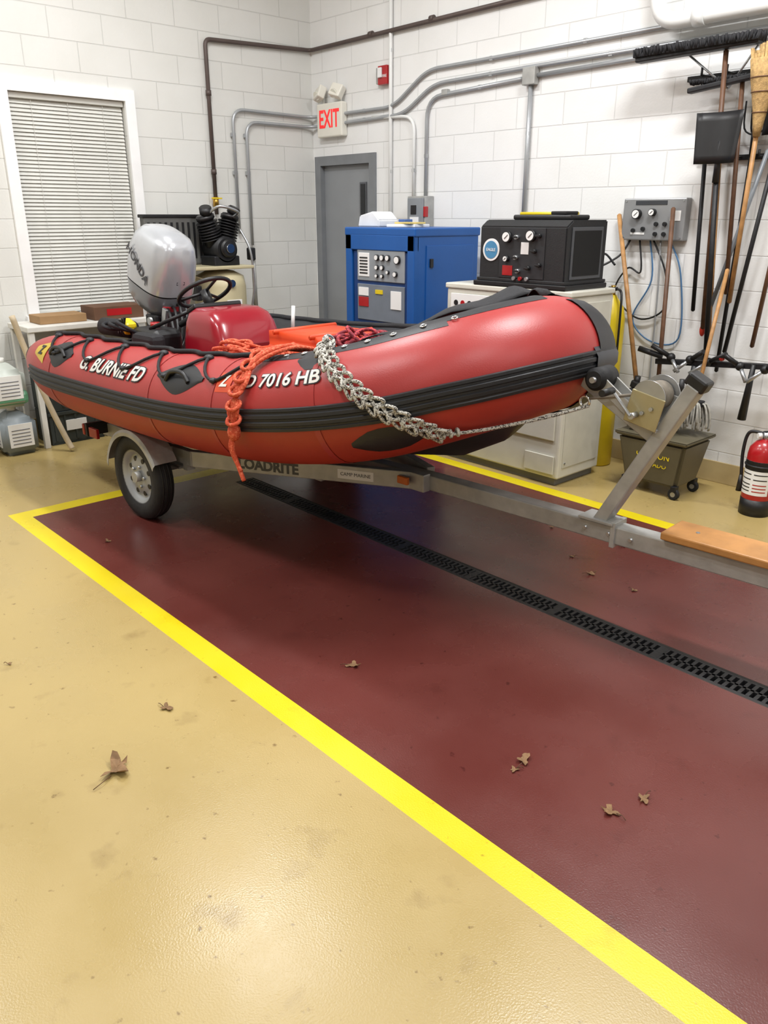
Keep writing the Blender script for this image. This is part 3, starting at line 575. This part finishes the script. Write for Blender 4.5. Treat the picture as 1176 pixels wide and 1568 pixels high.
# ================================================================= BOAT (local frame)
th=math.atan2(.22,3.88)
MB=Matrix.Translation((-4.2,2.66,0))@Matrix.Rotation(th,4,'Z')
ctrl=[(-1.39,-.66,.765,.08),(-1.22,-.665,.755,.15),(-1.0,-.67,.74,.207),(-.72,-.67,.732,.234),(-.2,-.67,.735,.240),(.4,-.68,.750,.241),(1.0,-.68,.792,.241),(1.43,-.655,.857,.242),(1.73,-.575,.928,.244),(1.95,-.42,1.01,.245),(2.085,-.22,1.068,.245),(2.135,0,1.092,.245)]
full=ctrl+[(x,-y,z,r) for x,y,z,r in ctrl[:-1][::-1]]
P4=[Vector(c) for c in full]
def cm4(pts,n):
    N=len(pts); out=[]
    for i in range(N-1):
        p0=pts[max(i-1,0)];p1=pts[i];p2=pts[i+1];p3=pts[min(i+2,N-1)]
        for k in range(n):
            t=k/n; out.append(.5*((2*p1)+(p2-p0)*t+(2*p0-5*p1+4*p2-p3)*t*t+(3*p1-p0-3*p2+p3)*t**3))
    out.append(pts[-1]); return out
SP=cm4(P4,10); SPc=[V(p[:3]) for p in SP]; SPr=[p[3] for p in SP]
ARC=[0]
for i in range(1,len(SP)): ARC.append(ARC[-1]+(SPc[i]-SPc[i-1]).length)
TOT=ARC[-1]; SB=TOT/2
def samp(s):
    s=max(0,min(TOT-1e-6,s)); lo,hi=0,len(ARC)-1
    while hi-lo>1:
        m=(lo+hi)//2
        if ARC[m]<=s: lo=m
        else: hi=m
    f=(s-ARC[lo])/(ARC[hi]-ARC[lo]); c=SPc[lo].lerp(SPc[hi],f); r=SPr[lo]*(1-f)+SPr[hi]*f
    def tang(i): return (SPc[min(i+1,len(SPc)-1)]-SPc[max(i-1,0)]).normalized()
    T=tang(lo).lerp(tang(hi),f).normalized(); N=T.cross(V((0,0,1))).normalized(); U=N.cross(T)
    return c,r,T,N,U
def surf(s,phi,dr=0):
    c,r,T,N,U=samp(s); a=rad(phi); return c+(N*math.cos(a)+U*math.sin(a))*(r+dr)
def sx(x): return x+1.40
boat=empty('inflatable_boat',MB)
redt=mat('hypalon_red',(162,50,49),.40,0,.08,3,.06,200); redl=mat('hypalon_red_orange',(164,50,36),.5,0,.08,3,.06,200)
blkt=mat('hypalon_black',(30,31,35),.5,0,.1,10,.08,200); gryt=mat('hypalon_grey',(58,60,66),.5,0,.1,10)
b=B(); NS=150; NP=48
for (p0,p1,m,k) in [(0,180,redt,24),(180,360,redl,24)]:
    P=[[surf(TOT*i/NS,p0+(p1-p0)*j/k) for j in range(k+1)] for i in range(NS+1)]
    b.grid(P,m)
for s,sg in ((0,-1),(TOT,1)):
    c,r,T,N,U=samp(s); b.lathe([(r+.004,-.03),(r+.006,.0),(r*.8,.02),(.01,.03)],blkt,M=axis_m(T*sg),origin=c)
bmesh.ops.remove_doubles(b.bm,verts=b.bm.verts,dist=.0005); b.obj('buoyancy_tube',boat)
def patch(b,s0,s1,p0,p1,m,dr=.004,ns=None,np_=None,shape=None):
    ns=ns or max(2,int((s1-s0)/.03)); np_=np_ or max(2,int(abs(p1-p0)/7)); P=[]
    for i in range(ns+1):
        row=[]
        for j in range(np_+1):
            u=i/ns; v=j/np_; a0,a1=p0,p1
            if shape: 
                k=shape(u); mid=(p0+p1)/2; a0=mid+(p0-mid)*k; a1=mid+(p1-mid)*k
            row.append(surf(s0+(s1-s0)*u,a0+(a1-a0)*v,dr if (0<j<np_ ) else .0008))
        P.append(row)
    b.grid(P,m)
b=B()
prof=[(-12,.001),(-11,.010),(-8.5,.010),(-7.5,.006),(-6,.006),(-5,.013),(-2,.013),(-1,.006),(1,.006),(2,.013),(5,.013),(6,.006),(7.5,.006),(8.5,.010),(11,.010),(12,.001)]
s0=sx(-1.05)
P=[[surf(s0+(TOT-2*s0)*i/170,a-1,d) for a,d in prof] for i in range(171)]; b.grid(P,blkt,smooth=False)
patch(b,SB+.05,SB+.32,-95,74,blkt,.007); patch(b,SB+.02,SB+.25,-13,14,gryt,.018)
for s in (.68,1.85,2.4,3.0):
    patch(b,s-.012,s+.012,-170,165,redt,.0025,ns=2,np_=40)
patch(b,2.55,3.5,70,128,blkt,.006,ns=30); patch(b,3.5,SB-.02,80,128,blkt,.006); patch(b,SB+.10,TOT-2.5,84,128,blkt,.006)
patch(b,TOT-3.4,TOT-.8,58,124,blkt,.005,ns=50)
for i in range(9):
    s=2.65+i*.11
    p=surf(s,79,.008); n=(p-samp(s)[0]).normalized(); b.torus(p,.012,.004,chrome,axis=n,seg=14,ms=6)
def dia(u): return max(.12,1-abs(2*u-1)**1.6)
patch(b,1.90,2.30,20,62,blkt,.006,shape=dia); patch(b,.60,.92,20,66,blkt,.006,shape=dia)
patch(b,3.10,3.34,-50,-18,blkt,.006,shape=lambda u:max(.2,1-abs(2*u-1)**2.5)); patch(b,2.88,3.05,48,82,blkt,.005,shape=dia)
for s,ph in ((2.10,40),(.76,42)):
    b.tube(catmull([surf(s-.10,ph-5,.008),surf(s-.05,ph+3,.03),surf(s+.05,ph+3,.03),surf(s+.10,ph-5,.008)],6),.011,black)
b.obj('rub_strake',boat)
b=B()
NX=14; P=[]
for i in range(NX+1):
    s=3.10+(SB-.04-3.10)*i/NX; a=surf(s,98,.006); row=[]
    for j in range(13):
        v=j/12; k=min(1,abs(a.y)/.35)
        p=V((a.x-.03*math.sin(math.pi*v),a.y*(1-2*v),a.z+math.sin(math.pi*v)**.7*.09*k*(0.2+.8*i/NX)+.012*math.sin(v*9+i))); row.append(p)
    P.append(row)
b.grid(P,fabk,solid=.004); b.obj('bow_cover',boat)
b=B(); hullm=mat('hull_fabric_dark',(34,30,32),.5,0,.15,8)
st=[(-.72,.50,.52,.52),(-.2,.48,.52,.52),(.4,.475,.52,.53),(1.0,.49,.56,.52),(1.4,.52,.62,.48),(1.75,.575,.70,.38),(1.98,.69,.78,.24),(2.10,.85,.87,.06)]
P=[]
for x,zk,ze,hw in st:
    P.append([(x,hw*k/6,zk+(ze-zk)*abs(k/6)**1.3) for k in range(-6,7)])
b.grid(P,hullm,solid=.01)
b.bb((-.72,-.45,.56),(1.3,.45,.58),mat('deck_grey',(70,70,72),.6),.004)
b.obj('hull',boat)
b=B(); b.prism([(-.46,.54),(.46,.54),(.47,.86),(.30,.92),(.16,.90),(-.16,.90),(-.30,.92),(-.47,.86)],.045,mat('transom_black',(36,36,38),.5),M=Matrix(((0,0,1,-.76),(1,0,0,0),(0,1,0,0),(0,0,0,1))),bev=.006); b.obj('transom',boat)
wl=mat('decal_white',(214,211,205),.5,0,.05,12)
b=B()
def tm(sc,ph,dr):
    def f(u,v): return surf(sc+u,ph+math.degrees(v/.25),dr)
    return f
b.text('MD 7016 HB',.087,blkt,fn=tm(2.80,39,.0045),offset=.006); b.text('MD 7016 HB',.087,wl,fn=tm(2.80,39,.0062),offset=.002)
b.text('G. BURNIE FD',.115,blkt,fn=tm(1.41,36,.0045),offset=.009,shear=.3); b.text('G. BURNIE FD',.115,wl,fn=tm(1.41,36,.0062),offset=.003,shear=.3)
patch(b,2.42,2.53,28,52,mat('decal_orange',(204,70,30),.4),.004); b.text('Z',.08,wl,fn=tm(2.475,40,.006),offset=.003)
patch(b,.40,.58,20,60,mat('decal_yellow',(190,162,48),.4),.004,shape=lambda u:.4+.6*u); b.text('Z',.09,blkt,fn=tm(.50,40,.007),offset=.004)
b.obj('hull_lettering',boat)
b=B()
for k in range(5):
    sa=.50+k*.42; sb2=sa+.42; pts=[]
    for i in range(13):
        u=i/12; pts.append(surf(sa+(sb2-sa)*u,76-36*math.sin(math.pi*u),.010))
    b.tube(pts,.0075,fabk,8); p=surf(sa,76,.008); b.sph(p,(.025,.025,.016),blkt,12)
    p2=surf(sa+.21,40,.008); b.sph(p2,(.02,.02,.014),blkt,12)
pts=[surf(.35+2.2*i/60,88+4*math.sin(i*.9),.012) for i in range(61)]; b.tube(pts,.012,fabk,8)
pts=[surf(TOT-(.4+2.4*i/60),85+4*math.sin(i*.9),.014) for i in range(61)]; b.tube(pts,.018,fabk,8)
b.obj('lifeline',boat)
rw=rope_mat('mooring_rope_white',(192,189,180),(80,77,72),230,.68)
b=B()
SN=[(2.97,90),(3.0,74),(3.06,54),(3.12,34),(3.19,14),(3.25,-3),(3.32,-20),(3.39,-36)]
cp=catmull([surf(s,a,.022) for s,a in SN],10)
L=[0]
for i in range(1,len(cp)): L.append(L[-1]+(cp[i]-cp[i-1]).length)
def at(path,L,d):
    for i in range(1,len(L)):
        if L[i]>=d: return path[i-1].lerp(path[i],(d-L[i-1])/(L[i]-L[i-1])),(path[i]-path[i-1]).normalized()
    return path[-1],(path[-1]-path[-2]).normalized()
d=0; k=0
while d<L[-1]-.01:
    p,T=at(cp,L,d); near=min(range(len(SPc)),key=lambda q:(SPc[q]-p).length); n=(p-SPc[near]).normalized(); bi=T.cross(n).normalized()
    for sg in (-1,1):
        w1=(T*.85+bi*sg*.52).normalized(); w2=n.cross(w1)
        c=p+bi*sg*.0125+n*(.006 if (k+sg)%2 else .0)
        pts=[c+w1*.038*math.cos(a)+w2*.0145*math.sin(a)+n*.007*math.sin(2*a) for a in [2*math.pi*i/16 for i in range(16)]]
        b.tube(pts,.0076,rw,8,closed=True)
    d+=.056; k+=1
e=cp[-1]; hook=V((2.42,-.05,.93))
b.tube(catmull([e,e.lerp(hook,.3)+V((0,0,-.012)),e.lerp(hook,.7)+V((0,0,-.012)),hook],8),.0075,rw,8)
for o_ in (0,.03,.06): b.torus(e+(hook-e).normalized()*o_,.013,.007,rw,axis=hook-e,seg=12,ms=6)
top=cp[0]; b.tube(catmull([surf(2.92,112,.02),top+V((0,0,.01)),top+V((.02,-.02,.03)),top+V((0,-.04,-.01))],6),.009,rw,8)
b.torus(surf(2.95,98,.03),.03,.007,chrome,axis=(1,0,.3))
b.obj('mooring_rope',boat)
orr=rope_mat('rope_orange',(192,74,44),(212,104,72),120); mar=rope_mat('rope_maroon',(120,30,45),(180,58,66),110)
b=B(); s=2.64
for k in range(5):
    off=(k-2)*.020
    b.tube(catmull([surf(s+.10+off,112,.03),surf(s+.07+off*1.3,88,.03+.012*(k%2)),surf(s+.02+off*.6,62,.03+.01*(k%2)),surf(s+.0-off*.8,34,.03),surf(s-.02+off*.7,10,.035),surf(s-.03-off*.5,-10,.035)],8),.0095,orr,7)
for k in range(6): b.torus(surf(s+.005-.004*k,66-k*13,.04),.030,.009,orr,axis=(.25,-.6,1),seg=16,ms=6)
q=surf(s-.03,-10,.04); b.tube(catmull([q,q+V((-.005,-.01,-.07)),q+V((.01,0,-.14)),q+V((.05,0,-.21))],6),.010,orr,7); b.tube(catmull([q,q+V((-.02,-.01,-.06)),q+V((-.01,.0,-.12)),q+V((.035,.0,-.17))],6),.009,orr,7)
b.sph(q,(.03,.03,.04),orr,12)
for k in range(20):
    c=V((.62+.50*random.random(),-.54+.12*random.random(),1.0+.04*random.random())); b.torus(c,.05+.03*random.random(),.009,orr,axis=(random.uniform(-.5,.5),random.uniform(-.5,.5),1),seg=18,ms=6)
b.obj('orange_rope',boat)
b=B()
for k in range(34):
    c=V((1.34+.38*random.random(),-.42+.12*random.random(),1.07+.07*random.random())); b.torus(c,.05+.04*random.random(),.008,mar,axis=(random.uniform(-.7,.7),random.uniform(-.7,.7),1),seg=18,ms=6)
b.obj('rope_coil',boat)
b=B(); oc=mat('orange_vinyl',(214,72,28),.5,0,.06)
t=bmesh.new(); bmesh.ops.create_cube(t,size=1); t.transform(Matrix.Diagonal((.95,.60,.46,1))); bmesh.ops.bevel(t,geom=list(t.edges),offset=.10,segments=5,affect='EDGES'); b.add(t,oc,True,Matrix.Translation((.85,.05,.83)))
for x in (.55,.85,1.15): b.cyl((x,-.18,1.058),(x,.28,1.058),.014,oc,bev=.006)
b.obj('rescue_sled',boat)
b=B(); cr_=mat('console_red_gelcoat',(138,13,32),.25,0,.03,coat=.4)
secs=[(.56,-.22,.28,.25),(.75,-.215,.26,.245),(.95,-.205,.22,.24),(1.06,-.19,.17,.225),(1.11,-.17,.13,.21),(1.14,-.13,.07,.175),(1.145,-.05,-.02,.0)]
P=[]
for z,xa,xb,ay in secs:
    row=[]
    for k in range(49):
        a=2*math.pi*k/48; c,s_=math.cos(a),math.sin(a); e_=.34
        row.append(((xa+xb)/2+(xb-xa)/2*abs(c)**e_*math.copysign(1,c),-.06+ay*abs(s_)**e_*math.copysign(1,s_),z))
    P.append(row)
b.grid(P,cr_)
crd=mat('console_recess',(104,10,24),.35)
Msl=Matrix.Translation((.205,-.06,.92))@Matrix.Rotation(rad(-12),4,'Y'); b.box((.03,0,-.08),(.012,.26,.22),crd,bev=.004,M=Msl)
b.box((-.17,-.06,1.13),(.10,.34,.03),black,rot=(0,-25,0),bev=.01)
b.obj('steering_console',boat)
b=B(); wc=V((-.26,-.06,1.21)); ax=V((-.55,0,.83)); b.torus(wc,.165,.013,black,axis=ax,seg=36); MM=axis_m(ax)
for a in (90,210,330): b.cyl(wc,wc+(MM@V((.16*math.cos(rad(a)),.16*math.sin(rad(a)),0))),.009,black,seg=8)
b.cyl(wc-ax*.10,wc+ax*.01,.03,black); b.obj('steering_wheel',boat)
# outboard
cs=mat('cowl_silver',(186,189,194),.25,.4,.03,coat=.6); cg=mat('cowl_grey',(124,126,131),.3,.35,.03,coat=.4)
MO=Matrix.Translation((-.90,.0,1.02))@Matrix.Rotation(rad(20),4,'Y')
ob=B(); pdark=mat('print_dark',(60,62,68),.4)
def cowl(b,secs,m,e=.62):
    P=[]
    for z,x0,x1,hy in secs:
        row=[]; c0=(x0+x1)/2; a_=(x1-x0)/2
        for k in range(41):
            a=2*math.pi*k/40; c,s_=math.cos(a),math.sin(a)
            row.append(MO@V((c0+a_*abs(c)**e*math.copysign(1,c),hy*abs(s_)**e*math.copysign(1,s_),z)))
        P.append(row)
    b.grid(P,m)
cowl(ob,[(.04,-.12,.10,.09),(.05,-.20,.14,.13),(.10,-.25,.17,.155),(.19,-.27,.18,.165),(.195,-.27,.18,.165)],cg)
cowl(ob,[(.195,-.265,.175,.160),(.205,-.265,.175,.160)],black)
cowl(ob,[(.205,-.275,.185,.168),(.30,-.28,.19,.172),(.42,-.27,.185,.165),(.50,-.24,.17,.145),(.55,-.19,.14,.115),(.572,-.12,.08,.07),(.578,-.02,0,.0)],cs)
cowl(ob,[(.05,-.13,.07,.065),(-.10,-.12,.05,.05),(-.45,-.12,.03,.035),(-.62,-.13,.04,.03)],cg,.8)
ob.poly([MO@V(p) for p in [(-.28,-.09,-.52),(.06,-.03,-.52),(.06,.03,-.52),(-.28,.09,-.52)]],[(0,1,2,3)],cg,solid=.01)
ob.lathe([(.005,-.16),(.04,-.10),(.052,0),(.05,.10),(.035,.18)],cg,M=MO@Matrix.Translation((-.05,0,-.66))@Matrix.Rotation(rad(-90),4,'Y'))
ob.poly([MO@V(p) for p in [(-.10,0,-.68),(.02,0,-.68),(-.02,0,-.84),(-.11,0,-.82)]],[(0,1,2,3)],cg,solid=.01)
for k in range(3):
    a=rad(120*k); M3=MO@Matrix.Translation((-.25,0,-.66))@Matrix.Rotation(a,4,'X'); ob.poly([M3@V(p) for p in [(0,0,0),(-.03,.05,.06),(-.01,.06,.12),(.02,.0,.13),(.03,-.03,.07)]],[(0,1,2,3,4)],black,solid=.006)
ob.box((-.80,0,.93),(.12,.20,.22),black,bev=.02); ob.box((-.80,-.12,.90),(.14,.03,.28),blackm,bev=.01); ob.box((-.80,.12,.90),(.14,.03,.28),blackm,bev=.01)
ob.cyl((-.80,-.15,1.0),(-.80,.15,1.0),.025,steel); ob.cyl((-.86,-.05,.7),(-.84,-.05,.95),.02,steel)
for k in range(4): ob.tube(catmull([(-.75,-.04+.03*k,1.08),(-.62,-.10+.04*k,1.06+.02*k),(-.5,-.15+.03*k,.95),(-.42,-.2,.8)],6),.010,black)
ob.box((-.70,-.10,.98),(.05,.02,.22),steel,rot=(0,18,0),bev=.004)
ob.text('HONDA',.08,pdark,MO@Matrix.Translation((-.06,-.1745,.34))@Euler((rad(90),0,0)).to_matrix().to_4x4()@Matrix.Rotation(rad(-30),4,'Z'),offset=.002)
ob.box(MO@V((.186,0,.30)),(.006,.06,.02),pdark,rot=(0,20,0)); ob.box(MO@V((.168,-.04,.12)),(.012,.12,.04),mat('decal_red',(170,40,50),.4),rot=(0,20,0),bev=.004)
ob.obj('outboard_motor',boat)
b=B()
b.box((-.50,-.28,.86),(.3,.22,.28),black,bev=.05,seg=4); b.cyl((-.5,-.28,1.0),(-.5,-.28,1.03),.03,red)
b.cyl((-.62,-.36,.98),(-.95,-.40,.98),.055,fabk,bev=.02); b.box((-.66,-.38,1.0),(.10,.08,.08),yellow,bev=.02,rot=(0,20,0))
for k in range(3): b.box((-.69+.03*k,-.42,1.0+(.01*k)),(.014,.012,.09),black,rot=(0,20,0))
b.box((-.35,-.42,.92),(.25,.10,.14),fabk,bev=.03); b.cyl((-.45,-.35,1.0),(-.25,-.15,1.12),.012,black); b.cyl((-.5,-.1,1.0),(-.3,-.05,1.1),.02,fabk)
for k in range(3): b.torus((-.75+.08*k,-.42,1.0),.07,.012,fabk,axis=(.2,.3*k,1),seg=18)
b.cyl((-.12,.50,.90),(-.10,.50,1.10),.012,wpaint)
b.obj('stern_gear',boat)

# ================================================================= TRAILER
trl=empty('boat_trailer',MB)
b=B(); tlr=mat('tail_light_red',(150,18,20),.25,0,0)
RZ=.378
for s in (-1,1):
    b.beam((-.72,s*.58,RZ),(.30,s*.58,RZ),.045,.085,galv); b.beam((.28,s*.58,RZ),(1.50,s*.05,.405),.045,.09,galv)
    b.beam((-.65,s*.36,.465),(.40,s*.32,.465),.09,.034,rubber)
    for x in (-.6,.3): b.cyl((x,s*.34,.40),(x,s*.34,.455),.015,galv,seg=10)
    b.box((.0,s*.58,.315),(.5,.05,.012),galv,bev=.003); b.box((0,s*.58,.30),(.34,.05,.012),galv,bev=.003); b.box((.24,s*.58,.33),(.04,.05,.05),galv); b.box((-.24,s*.58,.33),(.04,.05,.05),galv)
    b.box((-.66,s*.66,.40),(.03,.16,.08),blackm,bev=.004); b.box((-.685,s*.68,.40),(.03,.13,.07),tlr,bev=.006)
    b.box((-.55,s*.74,.40),(.10,.02,.06),tlr,bev=.004)
b.beam((-.70,-.58,.375),(-.70,.58,.375),.05,.06,galv,up=(0,0,1)); b.beam((.34,-.56,.37),(.34,.56,.37),.05,.06,galv); b.beam((1.0,-.28,.37),(1.0,.28,.37),.05,.06,galv)
b.cyl((0,-.66,.27),(0,.66,.27),.028,galv)
b.beam((.95,0,.385),(1.55,0,.40),.078,.078,galv,.006); b.beam((1.50,0,.40),(3.85,0,.415),.078,.078,galv,.006)
b.box((1.52,-.06,.405),(.10,.05,.09),galv,bev=.004); b.box((1.46,-.115,.41),(.07,.02,.04),mat('amber_lens',(200,100,30),.3,0,0),bev=.005)
d=(V((1.50,-.05,.405))-V((.28,-.58,RZ))); ang=math.atan2(d.y,d.x)
nrm=V((math.sin(ang),-math.cos(ang),0)); base=V((.28,-.58,RZ))
def raill(dist): return Matrix.Translation(base+d.normalized()*dist+nrm*.0232)@Matrix.Rotation(ang,4,'Z')@Euler((rad(90),0,0)).to_matrix().to_4x4()
b.text('LOADRITE',.078,pdark,raill(.49),offset=.003); b.box((0,0,0),(.20,.05,.002),white,M=raill(1.0)); b.text('CAMP MARINE',.026,pdark,raill(1.0)@Matrix.Translation((0,0,.0012)))
b.box((2.5,0,.455),(.16,.11,.012),galv,bev=.002); b.box((2.58,0,.41),(.02,.10,.11),galv,bev=.002)
for x in (2.45,2.56,2.66): b.cyl((x,-.05,.41),(x,.05,.41),.008,steel,seg=8)
b.lathe([(.03,0),(.035,.02),(.03,.05),(.024,.08)],galv,origin=(3.86,0,.40)); b.box((3.92,0,.44),(.14,.07,.05),galv,bev=.01)
b.cyl((3.55,-.07,.04),(3.55,-.07,.75),.027,galv); b.cyl((3.55,-.085,.05),(3.55,-.055,.05),.05,rubber)
b.obj('frame',trl)
b=B(); rimm=mat('rim_grey',(160,163,166),.35,.3)
for s in (-1,1):
    y=s*.735; MS=axis_m((0,s,0))
    pr=[(.155,-.045),(.205,-.056),(.235,-.053),(.249,-.038),(.252,0),(.249,.038),(.235,.053),(.205,.056),(.155,.045),(.15,.0),(.155,-.045)]
    b.lathe(pr,rubber,M=MS,origin=(0,y,.252),seg=48,caps=False)
    for g in (-.024,0,.024): b.torus((0,y+g,.252),.2505,.004,black,axis=(0,1,0),seg=48,ms=5)
    b.lathe([(.158,.046),(.150,.042),(.135,.028),(.125,.014),(.10,.024),(.06,.028),(.045,.024),(.001,.024)],rimm,M=MS,origin=(0,y,.252),seg=40,caps=False)
    b.lathe([(.155,-.045),(.12,-.02),(.001,-.02)],rimm,M=MS,origin=(0,y,.252),seg=32,caps=False)
    for k in range(5):
        a=rad(72*k); b.cyl((.060*math.cos(a),y+s*.024,.252+.060*math.sin(a)),(.060*math.cos(a),y+s*.042,.252+.060*math.sin(a)),.009,steel,seg=8)
    for k in range(8):
        a=rad(45*k+20); b.cyl((.103*math.cos(a),y+s*.018,.252+.103*math.sin(a)),(.103*math.cos(a),y+s*.0255,.252+.103*math.sin(a)),.015,black,seg=10)
    b.cyl((0,y+s*.02,.252),(0,y+s*.060,.252),.03,galv)
b.obj('wheels',trl)
b=B()
for s in (-1,1):
    P=[]
    for i in range(25):
        a=rad(28+140*i/24); R_=.283; x=R_*1.03*math.cos(a); z=.245+R_*math.sin(a)
        P.append([(x,s*.665,z),(x,s*.802,z),(x*.98,s*.812,z-.015),(x*.94,s*.812,z-.035)])
    b.grid(P,galv,smooth=False,solid=.003)
    b.box((.10,s*.635,.385),(.03,.07,.07),galv); b.box((-.10,s*.635,.385),(.03,.07,.07),galv)
b.obj('fenders',trl)
b=B()
b.beam((2.50,0,.44),(2.83,0,1.06),.055,.075,galv,.005,up=(0,1,0)); b.box((2.835,0,1.075),(.085,.07,.05),black,rot=(0,28,0),bev=.01)
b.beam((2.36,0,1.03),(2.70,0,.84),.055,.05,galv,.004,up=(0,1,0)); b.beam((2.42,-.04,1.06),(2.60,-.04,.93),.008,.05,galv,.002); b.beam((2.42,.04,1.06),(2.60,.04,.93),.008,.05,galv,.002)
b.cyl((2.44,-.065,1.04),(2.44,.065,1.04),.046,rubber,bev=.012); b.cyl((2.44,-.08,1.04),(2.44,.08,1.04),.012,steel)
zy=mat('zinc_yellow',(170,160,124),.35,.5); wst=mat('winch_strap',(120,112,100),.8,0,.2,40)
b.box((2.66,-.055,.95),(.14,.006,.13),zy,rot=(0,12,0),bev=.003); b.box((2.66,.055,.95),(.14,.006,.13),galv,rot=(0,12,0),bev=.003); b.box((2.65,0,.89),(.14,.11,.01),galv,rot=(0,12,0))
b.cyl((2.67,-.05,1.0),(2.67,.05,1.0),.055,wst); b.cyl((2.67,.056,1.0),(2.67,.062,1.0),.075,steel); b.cyl((2.67,-.052,1.0),(2.67,-.048,1.0),.068,steel)
b.cyl((2.63,-.06,.93),(2.63,-.10,.93),.012,steel); b.beam((2.63,-.10,.93),(2.55,-.11,1.02),.02,.008,steel); b.cyl((2.55,-.11,1.02),(2.55,-.19,1.02),.014,black)
for k in range(3): b.cyl((2.62+.035*k,-.06,.92+.02*k),(2.62+.035*k,-.066,.92+.02*k),.008,steel,seg=8)
b.torus((2.40,-.05,.945),.022,.006,chrome,axis=(0,1,0)); b.cyl((2.42,-.05,.96),(2.60,-.04,1.0),.006,wst)
b.obj('winch_stand',trl)
b=B(); b.box((3.30,.03,.472),(1.02,.185,.032),mat('plank_wood',(178,126,70),.4,0,.22,9,.1,40),bev=.006)
b.bb((2.84,-.04,.452),(2.88,.10,.457),galv); 
for x in (2.9,3.3,3.7): b.cyl((x,.03,.487),(x,.03,.4905),.008,steel,seg=10)
b.obj('step_plank',trl)

# ================================================================= LEAVES
def leaf(x,y,s,rot):
    b=B(); lm=mat('dry_leaf',(134,104,72),.8,0,.25,40)
    outl=[]; n=22; ph=random.uniform(0,6)
    for i in range(n):
        a=2*math.pi*i/n; lob=.62+.30*math.cos(3.5*a+ph)*(1 if i%2 else .7)+random.uniform(-.10,.10)
        outl.append(V((math.cos(a)*lob*s*1.05,math.sin(a)*lob*s*.75,0)))
    ca=random.uniform(0,3.14); cd=V((math.cos(ca),math.sin(ca),0))
    rings=[[p*f for p in outl] for f in (.33,.66,1.0)]; vs=[V((0,0,0))]+[p for r in rings for p in r]
    for p in vs:
        t=abs(p.dot(cd))/s; p.z=.003+s*(.6*t*t+.07*math.sin(p.x/s*9))
    mz=min(p.z for p in vs)
    for p in vs: p.z+=.003-mz
    fs=[(0,1+i,1+(i+1)%n) for i in range(n)]
    for r in range(2):
        for i in range(n): a=1+r*n; fs.append((a+i,a+n+i,a+n+(i+1)%n,a+(i+1)%n))
    b.poly(vs,fs,lm,solid=.001)
    b.tube([(-.5*s,0,.006),(-1.1*s,.1*s,.012),(-1.5*s,.3*s,.006)],.0013,mat('leaf_stem',(90,60,40),.8),5)
    b.obj('fallen_leaf',M=Matrix.Translation((x,y,0))@Matrix.Rotation(rot,4,'Z'))
for x,y,s,r in [(-2.11,.78,.07,2.2),(-2.31,1.06,.03,.4),(-2.08,1.74,.035,1),(-1.27,1.77,.035,2),(-.95,1.77,.035,3.3),(-.91,1.89,.03,5),(-1.94,3.15,.03,1),(-2.04,3.59,.04,2),(-1.7,3.14,.022,0),(-3.94,1.58,.025,0),(-2.13,3.26,.02,4),(-1.26,1.71,.02,4.3),(-2.45,3.52,.02,2),(-3.0,.75,.014,1),(-1.2,.35,.012,2)]: leaf(x,y,s,r)

# ================================================================= CAMERA
cam_d=bpy.data.cameras.new('camera'); cam=bpy.data.objects.new('camera',cam_d); COL.objects.link(cam); SC.camera=cam
p=rad(20.4); h=rad(42.4)
F=V((-math.cos(h),math.sin(h),0)); R=V((math.sin(h),math.cos(h),0)); Z=V((0,0,1))
fw=F*math.cos(p)-Z*math.sin(p); up=F*math.sin(p)+Z*math.cos(p)
cam.matrix_world=Matrix(((R.x,up.x,-fw.x,0),(R.y,up.y,-fw.y,0),(R.z,up.z,-fw.z,1.65),(0,0,0,1)))
cam_d.sensor_fit='VERTICAL'; cam_d.sensor_height=36; cam_d.lens=36*1220/1568; cam_d.clip_start=.05
SC.view_settings.view_transform='Standard'; SC.view_settings.look='None'
